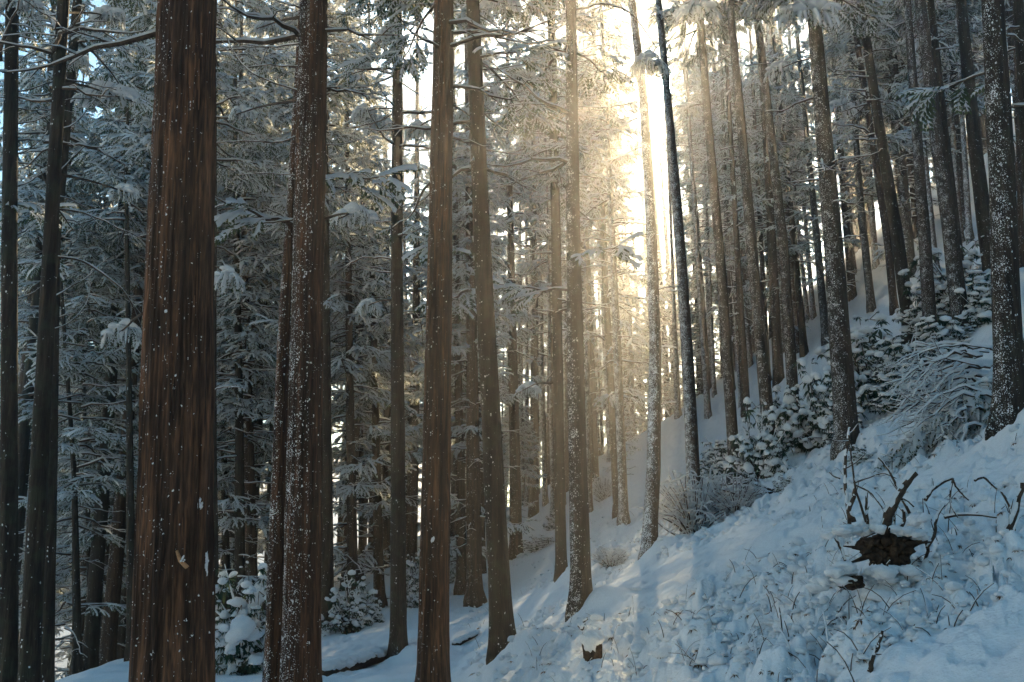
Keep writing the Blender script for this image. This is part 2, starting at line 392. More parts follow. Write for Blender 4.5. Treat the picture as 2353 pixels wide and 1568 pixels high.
tr([(1246, 800), (1253, 1160)], 8, 12, 1, 'white', 'pale far trunk, fifth of the row in the glowing central gap', Y=55, crown=('B', 10))
tr([(1262, 720), (1273, 1190)], 8, 14, 1, 'white', 'pale far trunk, last of the row in the glowing central gap', Y=50, crown=('B', 10))
tr([(1266, 0), (1277, 520), (1290, 1342)], 19, 25, 1, 'dark', 'slim dark trunk, left partner of the two dark trunks near the centre', Y=23, crown=('A', 10))
tr([(1312, 0), (1317, 520), (1326, 1000), (1338, 1428)], 26, 46, 1, 'grey', 'snow-dusted trunk with wide snowy root flare, right partner of the two dark trunks', Y=15.5, crown=('A', 10), specks=250)
tr([(1348, 700), (1354, 1178)], 9, 16, 1, 'white', 'pale thin trunk just right of the wide snowy root flare trunk', Y=48, crown=('B', 9))
tr([(1369, 860), (1374, 985)], 7, 10, 1, 'white', 'short-looking pale trunk, left one of a far thin pair right of centre', Y=62, crown=('B', 9))
tr([(1379, 820), (1383, 990)], 6, 9, 1, 'white', 'short-looking pale trunk, right one of a far thin pair right of centre', Y=62, crown=('B', 9))
tr([(1377, 350), (1398, 784), (1420, 1190)], 13, 19, 1, 'brown', 'brown trunk, left one of the close pair under the bright glow', Y=40, crown=('B', 11))
tr([(1397, 350), (1418, 784), (1434, 1208)], 12, 22, 1, 'white', 'snow-plastered trunk, right one of the close pair under the bright glow', Y=35, crown=('B', 11))
# --- the sunlit middle right
tr([(1452, 0), (1478, 220), (1496, 520), (1506, 800), (1502, 1080), (1488, 1292)], 17, 34, 1, 'white', 'curved snow-plastered trunk standing alone in front of the bright glow', Y=21, crown=('B', 14))
tr([(1512, 0), (1537, 260), (1562, 560), (1582, 850), (1592, 1010)], 16, 31, 1, 'white', 'frosted bowed trunk directly below the sun, foot behind the frosted shrub', Y=23, crown=None)
tr([(1546, 640), (1558, 960)], 8, 15, 1, 'white', 'bright thin trunk left of the bowed trunk below the sun', Y=50, crown=None)
tr([(1600, 540), (1614, 760), (1628, 960)], 10, 15, 1, 'white', 'bright thin trunk, left one of two right of the bowed trunk', Y=45, crown=None)
tr([(1633, 700), (1642, 910)], 8, 10, 1, 'white', 'bright thin trunk, right one of two right of the bowed trunk', Y=52, crown=('B', 13))
tr([(1606, 0), (1622, 220), (1660, 650), (1688, 1048)], 17, 26, 1, 'grey', 'dusted dark trunk, first of the tall slanting trunks right of the sun', Y=24, crown=('B', 14))
tr([(1668, 470), (1681, 880)], 9, 14, 1, 'grey', 'thin grey trunk tucked behind the first slanting trunk right of the sun', Y=42, crown=('B', 10))
tr([(1685, 420), (1712, 868)], 11, 20, 1, 'brown', 'brown trunk between the first and second slanting trunks right of the sun', Y=36, crown=('B', 10))
tr([(1707, 640), (1724, 842)], 9, 13, 1, 'white', 'pale trunk close behind the second slanting trunk right of the sun', Y=46, crown=('B', 10))
tr([(1676, 0), (1701, 260), (1735, 650), (1776, 1082)], 17, 31, 1, 'grey', 'snow-peppered trunk, second of the tall slanting trunks right of the sun', Y=22, crown=('B', 14))
tr([(1742, 430), (1760, 752)], 9, 13, 1, 'brown', 'thin brown trunk right of the second slanting trunk, foot in shrubs', Y=48, crown=('B', 9))
tr([(1772, 480), (1791, 792)], 9, 12, 1, 'brown', 'thin brown trunk with dead twigs, left of the third slanting trunk', Y=46, crown=('B', 9))
tr([(1736, 0), (1800, 560), (1829, 1012)], 17, 27, 1, 'grey', 'frosted trunk, third of the tall slanting trunks right of the sun', Y=24.5, crown=('B', 14))
tr([(1796, 270), (1825, 560), (1845, 738)], 10, 17, 1, 'dark', 'dark trunk just right of the third slanting trunk, foot in shrubs', Y=38, crown=('B', 10))
tr([(1832, 500), (1856, 736)], 8, 11, 1, 'white', 'warm sunlit thin trunk, left one of two left of the thick grey trunk', Y=52, crown=('B', 9))
tr([(1848, 480), (1870, 732)], 9, 12, 1, 'white', 'warm sunlit thin trunk, right one of two left of the thick grey trunk', Y=50, crown=('B', 9))
tr([(1849, 260), (1882, 600), (1896, 738)], 11, 19, 1, 'grey', 'grey trunk close behind the left side of the thick grey trunk', Y=37, crown=('B', 11))
tr([(1868, 0), (1888, 240), (1918, 600), (1948, 1048)], 32, 52, 1, 'grey', 'thick grey trunk with frosted left side, capped by a snowy bough', Y=20.5, crown=('A', 10), specks=300, seg=48)
# --- right
tr([(1920, 200), (1941, 480), (1958, 660)], 11, 19, 1, 'brown', 'warm brown trunk right of the thick grey trunk', Y=40, crown=('B', 10))
tr([(1944, 420), (1962, 634)], 12, 15, 1, 'white', 'pale sunlit trunk second to the right of the thick grey trunk', Y=44, crown=('B', 10))
tr([(1962, 240), (1978, 480), (2002, 688)], 12, 20, 1, 'grey', 'dark trunk with twisted snowy stub, left of the crossing slanted pair', Y=36, crown=('B', 11))
tr([(1996, 360), (2012, 616)], 12, 15, 1, 'white', 'pale trunk seen through the gap left of the crossing slanted pair', Y=46, crown=('B', 10))
tr([(1955, 0), (1995, 260), (2040, 560), (2056, 720)], 12, 18, 1, 'brown', 'thinner trunk, left one of the crossing slanted pair on the right', Y=38, crown=('B', 12))
tr([(1977, 0), (2016, 260), (2058, 520), (2092, 748)], 18, 32, 1, 'dark', 'dark trunk, right one of the crossing slanted pair on the right', Y=27, crown=('B', 13))
tr([(2043, 180), (2080, 540), (2090, 622)], 12, 16, 1, 'brown', 'short-looking brown trunk between slanted pair and straight frosted trunk', Y=44, crown=('B', 10))
tr([(2085, 0), (2103, 260), (2126, 560), (2142, 826)], 17, 32, 1, 'grey', 'straight frosted trunk in front of the puffy shrubs on the right', Y=25, crown=('B', 13))
tr([(2112, 220), (2140, 520), (2152, 640)], 10, 18, 1, 'white', 'rust-tinted trunk behind the straight frosted trunk on the right', Y=40, crown=('B', 11))
tr([(2114, 0), (2150, 300), (2182, 520), (2213, 796)], 25, 40, 1, 'grey', 'broad frosted trunk, nearer one of the double trunk on the right', Y=23.5, crown=('B', 14))
tr([(2138, 0), (2170, 300), (2200, 560), (2218, 700)], 16, 22, 1, 'dark', 'dark trunk, farther one of the double trunk on the right', Y=33, crown=('B', 13))
tr([(2186, 250), (2205, 520), (2210, 560)], 10, 14, 1, 'white', 'sunlit far trunk, left one in the bright gap near the right edge', Y=48, crown=('B', 11))
tr([(2208, 220), (2226, 520), (2230, 556)], 11, 15, 1, 'white', 'sunlit far trunk, right one in the bright gap near the right edge', Y=47, crown=('B', 11))
tr([(2208, 0), (2237, 300), (2266, 540), (2288, 668)], 25, 37, 1, 'dark', 'nearly black trunk left of the wide blue-sided trunk at the right edge', Y=28, crown=('B', 14))
tr([(2281, 0), (2302, 400), (2322, 1014)], 50, 66, 1, 'grey', 'wide trunk with blue snow-crusted left side near the right edge', Y=12.5, crown=('A', 9), specks=500, seg=56)
tr([(2336, 180), (2346, 520), (2349, 640)], 10, 16, 1, 'brown', 'far brown trunk between the wide blue-sided trunk and the photo edge', Y=42, crown=('B', 11))
tr([(2340, 0), (2372, 500), (2384, 900)], 24, 40, 0, 'dark', 'dark trunk cut off by the right edge of the photo', Y=19, crown=('A', 10))

# ------------------------------------------------------------------ foliage building blocks
def frond_template(r, snow):
    V = []; F = []; M = []
    nst = 6
    bend = r.uniform(.35, .8); yaw = r.uniform(-.25, .25)
    def sp(t): return np.array([t * (1 - .18 * t * bend), yaw * t * t, -bend * .55 * t * t])
    for i in range(nst):
        t = .12 + .86 * i / (nst - 1)
        p = sp(t)
        for sgn in (-1, 1):
            if r.random() < .08: continue
            L = (.40 - .22 * t) * r.uniform(.75, 1.2); W = .085 * r.uniform(.8, 1.3)
            d = np.array([math.cos(.85), sgn * math.sin(.85), -.25 - .35 * r.random() - bend * .4 * t]); d /= np.linalg.norm(d)
            s = np.cross(d, [0, 0, 1.]); s /= np.linalg.norm(s)
            tip = p + d * L; mid = p + d * L * .5 + np.array([0, 0, .02])
            b = len(V); V += [p, mid + s * W * .5, tip, mid - s * W * .5]
            F += [(b, b + 1, b + 2), (b, b + 2, b + 3)]; M += [1, 1]
            if r.random() < snow:
                b = len(V); h = np.array([0, 0, .035]); k = r.uniform(.7, 1.0)
                V += [p + h * .6, mid + s * W * .55 + h * .2, p + d * L * k + h * .4, mid - s * W * .55 + h * .2, mid + h * 1.7]
                F += [(b, b + 1, b + 4), (b + 1, b + 2, b + 4), (b + 2, b + 3, b + 4), (b + 3, b, b + 4)]; M += [2] * 4
    ns = 5; b = len(V)
    for i in range(ns):
        t = i / (ns - 1); p = sp(t) + np.array([0, 0, .03]); w = .14 * math.sin(math.pi * (.18 + .75 * t)) * r.uniform(.7, 1.3) * (.30 + snow)
        V += [p + np.array([0, w, -.04]), p + np.array([0, 0, .07 * r.uniform(.6, 1.5)]), p + np.array([0, -w, -.04])]
    for i in range(ns - 1):
        a = b + i * 3
        F += [(a, a + 3, a + 4), (a, a + 4, a + 1), (a + 1, a + 4, a + 5), (a + 1, a + 5, a + 2)]; M += [2] * 4
    return np.array(V), np.array(F), np.array(M)
_r = np.random.default_rng(3)
FROND = [frond_template(_r, s) for s in (.15, .3, .45, .6, .75)]

def make_crown(seed, H, Rad, nb, bare, snow=(0, 5), fine=1.0, droop=1.0):
    r = np.random.default_rng(seed); B = Buf()
    fp = []; fd = []; fs = []
    for i in range(nb):
        f = (i + r.random()) / nb
        if i < bare:
            z = -r.uniform(.2, 6.0); L = r.uniform(.8, 2.3); leafy = r.random() < .25
        else:
            f = (i - bare + r.random()) / (nb - bare); z = H * f ** .9; L = Rad * (1 - f) ** .75 * r.uniform(.65, 1.15) + .25; leafy = True
        a = r.uniform(0, 2 * math.pi); e = r.uniform(-.25, .25) if f < .7 else r.uniform(0, .5)
        k = 8; t = np.linspace(0, 1, k)
        ca = a + np.cumsum(r.normal(0, .10, k))
        step = L / (k - 1)
        el = e - droop * (.55 * t) + droop * 1.0 * t ** 3 + r.normal(0, .13, k)
        d = np.stack([np.cos(ca) * np.cos(el), np.sin(ca) * np.cos(el), np.sin(el)], 1)
        P = np.concatenate([[[0, 0, z]], np.array([0, 0, z]) + np.cumsum(d * step, 0)])[:k]
        rad = np.linspace(.016 + .010 * L, .007, k)
        B.add(*tube(P, rad, 4, False), 0); B.add(*ridge(P, rad, .9, 1.05, r, 4), 2)
        nt_ = int(L / (.17 if leafy else .4) * fine)
        for q in range(nt_):
            tt = .22 + .78 * (q + r.random()) / max(nt_, 1)
            ii = min(int(tt * (k - 1)), k - 2); p = P[ii] + (P[ii + 1] - P[ii]) * (tt * (k - 1) - ii)
            dv = d[ii]; sg = 1 if q % 2 else -1
            ang = math.atan2(dv[1], dv[0]) + sg * r.uniform(.5, 1.15)
            l = (.28 * L * (1 - tt) + .22) * r.uniform(.7, 1.3)
            dz = r.uniform(-.45, .15)
            tdir = np.array([math.cos(ang), math.sin(ang), dz])
            Q = np.array([p, p + tdir * l * .5 + [0, 0, .02], p + tdir * l + [0, 0, -.06 * l]])
            rr = np.array([.008, .006, .004]) * (1.3 if not leafy else 1)
            B.add(*tube(Q, rr, 3, False), 0); B.add(*ridge(Q, rr * 1.25, 1.0, 1.15, r, 3), 2)
            if leafy:
                for w in range(int(r.integers(2, 5))):
                    u = r.uniform(.25, 1.0); ang2 = ang + r.uniform(-.8, .8)
                    fp.append(p + (Q[2] - p) * u); fd.append((math.cos(ang2), math.sin(ang2), r.uniform(-.75, .15))); fs.append(r.uniform(.24, .46))
        if leafy:
            fp.append(P[-1]); fd.append(tuple(d[-1])); fs.append(.45)
    fp = np.array(fp); fd = np.array(fd); fs = np.array(fs)
    v = r.integers(snow[0], snow[1], len(fp))
    for q in range(5):
        s = v == q
        if s.any():
            up = np.tile(np.array([0, 0, 1.]), (s.sum(), 1)) + r.normal(0, .18, (s.sum(), 3))
            B.add(*spread(FROND[q], fp[s], frames(fd[s], up, fs[s])))
    return B.mesh('cedar_crown', [M_TWIG, M_NEEDLE, M_SNOWT])

CROWN = {
 'A': [make_crown(101, 8, 2.1, 66, 8, (0, 2)), make_crown(102, 8.5, 2.0, 66, 8, (0, 3))],
 'B': [make_crown(111, 8, 1.8, 78, 26, (0, 5)), make_crown(112, 7.5, 1.9, 78, 28, (1, 5))],
 'D': [make_crown(131, 7, 1.7, 56, 22, (1, 5), .8), make_crown(132, 6.5, 1.5, 56, 24, (0, 5), .8)],
 'E': [make_crown(141, 8, 1.8, 56, 0, (1, 5)), make_crown(142, 8, 2.0, 56, 0, (0, 3))],
 'C': [make_crown(121, 9, 2.4, 84, 14, (0, 2)), make_crown(122, 8.5, 2.2, 84, 14, (0, 3))],
}
TREES = []          # (label, root, world trunk polyline, Y)
NCR = {'A': 0, 'B': 0, 'C': 0, 'D': 0, 'E': 0}

def trunk_mesh(P, rad, flare, nr, nz, seed, amp):
    """P: centreline (k,3) foot first, local; ring displaced into vertical bark ridges, root flare at the foot"""
    z = P[:, 2]; L = z[-1] - z[0]
    s = np.linspace(0, 1, nz) ** 1.25; zz = z[0] + s * L
    cx = np.interp(zz, z, P[:, 0]); cy_ = np.interp(zz, z, P[:, 1]); rr = np.interp(zz, z, rad)
    th = np.arange(nr) * 2 * math.pi / nr
    TH, ZZ = np.meshgrid(th, zz)
    per = max(8, int(nr / 4.2))
    u = TH / (2 * math.pi) * per
    sh = 1.3 * (vnoise(ZZ * .5, ZZ * 0 + seed, 5) - .5)
    def per_noise(u, z, s, p):
        iu = np.floor(u); fu = u - iu; fu = fu * fu * (3 - 2 * fu)
        iz = np.floor(z); fz = z - iz; fz = fz * fz * (3 - 2 * fz)
        h = lambda a, b: hash2(np.mod(a, p), b, s)
        return (h(iu, iz) * (1 - fu) + h(iu + 1, iz) * fu) * (1 - fz) + (h(iu, iz + 1) * (1 - fu) + h(iu + 1, iz + 1) * fu) * fz
    n = (1 - np.abs(2 * per_noise(u + sh, ZZ * .6, seed, per) - 1)) * .55 + per_noise(2 * u + 2 * sh, ZZ * 1.6, seed + 7, 2 * per) * .45
    big = per_noise(TH / (2 * math.pi) * 5 + sh * .3, ZZ * .25, seed + 3, 5) - .5
    hgt = ZZ - zz[0]
    fl = flare * np.exp(-np.maximum(hgt - .25, 0) / .30) * (.45 + .75 * np.maximum(0, np.cos(5 * TH + seed)) + .25 * np.cos(2 * TH + seed * 2))
    rad2 = rr[:, None] * (1 + amp * (n - .5) * 2 + .10 * big + fl)
    V = np.stack([cx[:, None] + rad2 * np.cos(TH), cy_[:, None] + rad2 * np.sin(TH), ZZ], 2).reshape(-1, 3)
    i = np.arange(nz - 1)[:, None] * nr; j = np.arange(nr)[None, :]; j2 = (j + 1) % nr
    F = np.stack([i + j, i + j2, i + j2 + nr, i + j + nr], 2).reshape(-1, 4)
    return V, F, (cx, cy_, zz, rr)

def put_crown(root, kind, local, height, scale=1.0):
    i = NCR[kind]; NCR[kind] += 1
    me = CROWN[kind][i % len(CROWN[kind])]
    c = obj('foliage', me, root, tuple(local)); c.rotation_euler = (0, 0, rng.uniform(0, 6.28)); c.scale = (scale, scale, scale * rng.uniform(.9, 1.15))
    c['kind'] = 'stuff'
    return c

CHH = {'A': 8.5, 'B': 8.5, 'C': 9.0, 'D': 7.0, 'E': 8.0}
# lanes where the sun gets through the wood to the camera and to the sunlit patches on the snow
LANES = [(CAM, 1.5)] + [(lambda p: (p + [0, 0, .1], rd))(at(px, py, hit(px, py))) for px, py, rd in
         ((1625, 1235, 1.5), (1700, 1240, 1.0), (1420, 1250, 1.3), (1480, 1190, .9), (1560, 1170, .8), (1350, 1180, .8), (1330, 1300, .6), (1210, 1330, .6), (1230, 1210, .8))] \
        + [(at(px, py, 40.0), 1.3) for px, py in ((1480, 400), (1420, 700), (1600, 800), (1300, 800), (1200, 900), (1150, 700), (1000, 600), (900, 800), (1700, 600), (1350, 550), (1250, 600), (1550, 600), (1750, 850), (1800, 650), (1080, 850))]
def free_height(p, kind, ch, s=1.0, lanes=None):
    """height at which that crown leaves the sun lanes open, or None"""
    H = CHH[kind] * s
    for _ in range(4):
        moved = False
        for o, rd in (LANES if lanes is None else lanes):
            v = p[:2] - o[:2]; h2 = SUNV[:2] / np.linalg.norm(SUNV[:2]); t = float(np.dot(v, h2))
            if t <= .5: continue
            lat = abs(float(v[0] * h2[1] - v[1] * h2[0]))
            if lat > rd + .3: continue
            z = o[2] + t * math.tan(SUN_EL) - p[2]
            if ch - 1.2 < z < ch + H: ch = z + 1.3; moved = True
        if not moved: break
    return ch if ch < 20 else None

for ti, (pts, w0, w1, seen, bark, label, k) in enumerate(T):
    Y = k['Y']
    fx, fy = pts[-1]
    if seen:
        h = hit(fx, fy)
        if h is not None: Y = float(np.clip(h, Y * .72, Y * 1.25))
    pts = sorted(pts, key=lambda p: -p[1])
    W = np.array([at(px, py, Y) for px, py in pts])
    ys = np.array([p[1] for p in pts], float)
    f = (ys - min(ys)) / (max(ys) - min(ys))
    rad = .5 * (w0 + (w1 - w0) * f) / FP * Y / math.cos(PITCH)
    g = gz(W[0, 0], W[0, 1])
    if seen:
        W[0, 2] = g - .12
        if W[1, 2] < W[0, 2] + .3: W = W[[0, -1]]; rad = rad[[0, -1]]
    else:
        d = (W[0] - W[1]) / (W[0, 2] - W[1, 2]); b = W[0] + d * (g - .12 - W[0, 2]) * .8; b[2] = g - .12
        W = np.vstack([b, W]); rad = np.r_[rad[0] * 1.06, rad]
    # carry the trunk on above the view
    top_h = 20.0 if Y < 30 else 25.0
    d = (W[-1] - W[-2]) / (W[-1, 2] - W[-2, 2]); need = W[0, 2] + top_h - W[-1, 2]
    if need > 1:
        m1 = W[-1] + d * need * .5; m2 = m1 + np.array([d[0] * .5, 0, 1]) * need * .5
        W = np.vstack([W, m1, m2]); rad = np.r_[rad, rad[-1] * .72, rad[-1] * .22]
    foot = np.array([W[0, 0], W[0, 1], g])
    root = thing('cedar_tree', foot, label, 'tree', 'cedars of the snowy slope')
    nr = k.get('seg', 40 if Y < 26 else 18); nz = 260 if nr > 60 else (110 if nr >= 40 else 40)
    amp = .10 if bark in ('red', 'rust') else .055
    V, F, line = trunk_mesh(W - foot, rad, .55 if Y < 40 else .3, nr, nz, ti * 3 + 1, amp)
    obj('trunk', raw_mesh('trunk', V, F, None, [BARK[bark]]), root)
    if seen and Y < 30:
        MOUNDS.append((foot[0] + rad[0] * 1.3, foot[1] - .02, .36, rad[0] * 2.0 + .12))
    cr = k.get('crown')
    if cr:
        kind, ch = cr
        if kind == 'B' and Y < 31: kind = 'E'; ch = max(ch, 12)
        elif kind == 'B' and 1120 < fx < 2000: kind = 'D'
        ax = np.interp(ch, line[2] , line[0]); ay = np.interp(ch, line[2], line[1])
        for lev in range(1 if (Y < 30 or (Y > 34 and 850 < fx < 1960)) else 2):
            c2 = free_height(foot + [ax, ay, 0], kind, ch + 6.5 * lev)
            if c2 is not None and (lev == 0 or c2 > last + 4):
                last = c2; ax = np.interp(c2, line[2], line[0]); ay = np.interp(c2, line[2], line[1]); put_crown(root, kind, (ax, ay, c2), 8, rng.uniform(.9, 1.1) * (1 - .15 * lev))
            elif lev == 0: last = -99
    sp = k.get('specks')
    if sp:      # snow flecks stuck on the bark, on the windward side and facing the clearing
        cx, cyy, zz, rr = line
        n = int(sp * 2.2)
        hz = rng.uniform(.1, min(8.5, zz[-1] - 1), n) ** 1.0
        a = rng.normal(math.pi * 1.2, .6, n)
        ok = fbm(a * 3.1, hz * 1.7, 55 + ti, 2) > .47; hz = hz[ok]; a = a[ok]; n = len(a)
        rr_ = np.interp(hz, zz, rr) * 1.02
        Pn = np.stack([np.interp(hz, zz, cx) + rr_ * np.cos(a), np.interp(hz, zz, cyy) + rr_ * np.sin(a), hz], 1)
        s = np.exp(rng.normal(math.log(.0024), .6, n)) * (Y / 11) ** .7
        fw = np.stack([np.cos(a), np.sin(a), np.zeros(n)], 1)
        Mx = frames(fw, None, s); Mx[:, :, 0] *= .5; Mx[:, :, 2] *= rng.uniform(.5, 2.2, n)[:, None]; Mx[:, :, 1] *= rng.uniform(.5, 1.6, n)[:, None]; Mx[:, :, 1] += Mx[:, :, 2] * rng.normal(0, .5, n)[:, None]
        V2, F2, M2 = spread((ICO0[0], ICO0[1], np.zeros(20, int)), Pn, Mx)
        o = obj('snow_flecks', raw_mesh('snow_flecks', V2, F2, None, [M_SNOWP]), root); o['kind'] = 'stuff'
    TREES.append((label, root, W, Y, rad, foot))

def tree_by(px):
    """the nearer tree whose label starts so"""
    for t in TREES:
        if t[0].startswith(px): return t
    raise KeyError(px)

# ------------------------------------------------------------------ bare snowy branches and heavy snow boughs on the nearer trees
def add_branch(parent, foot, P, r0, r1, name='branch', snow=1.0, twigs=0, seed=0, wob=.35):
    P = resample(P, max(8, 3 * len(P)))
    r = np.random.default_rng(seed + 17)
    P[1:] += r.normal(0, r0 * wob, P[1:].shape)
    rad = np.linspace(r0, r1, len(P))
    b = Buf(); b.add(*tube(P - foot, rad, 6), 0)
    s = Buf()
    if snow: s.add(*ridge(P - foot, rad * snow, .85, .95, r, 6), 0)
    for q in range(twigs):
        i = int(r.integers(len(P) // 3, len(P) - 1)); d = P[i + 1] - P[i] if i + 1 < len(P) else P[i] - P[i - 1]
        L = np.linalg.norm(P[-1] - P[0]) * r.uniform(.12, .3); d = d / np.linalg.norm(d) + r.normal(0, .55, 3) * [1, .6, .8]; d /= np.linalg.norm(d)
        Q = np.array([P[i], P[i] + d * L * .5 + [0, 0, -.03 * L], P[i] + d * L + [0, 0, .08 * L]]); rr = np.array([1, .7, .45]) * rad[i] * .55
        b.add(*tube(Q - foot, rr, 4), 0)
        if snow: s.add(*ridge(Q - foot, rr * 1.1 * snow, .9, 1, r, 4), 0)
    o = obj(name, b.mesh(name, [M_TWIG]), parent)
    if snow: obj('snow', s.mesh('branch_snow', [M_SNOWP]), o)
    return o
def px_branch(tree, pts, w=5.0, twigs=3, dy=0.0, snow=1.0, seed=0):
    lab, root, W, Y, rad, foot = tree
    n = len(pts); P = np.array([at(x, y, Y + dy * i / max(n - 1, 1)) for i, (x, y) in enumerate(pts)])
    r0 = .5 * w / FP * Y
    return add_branch(root, foot, P, r0, r0 * .4, twigs=twigs, snow=snow, seed=seed)

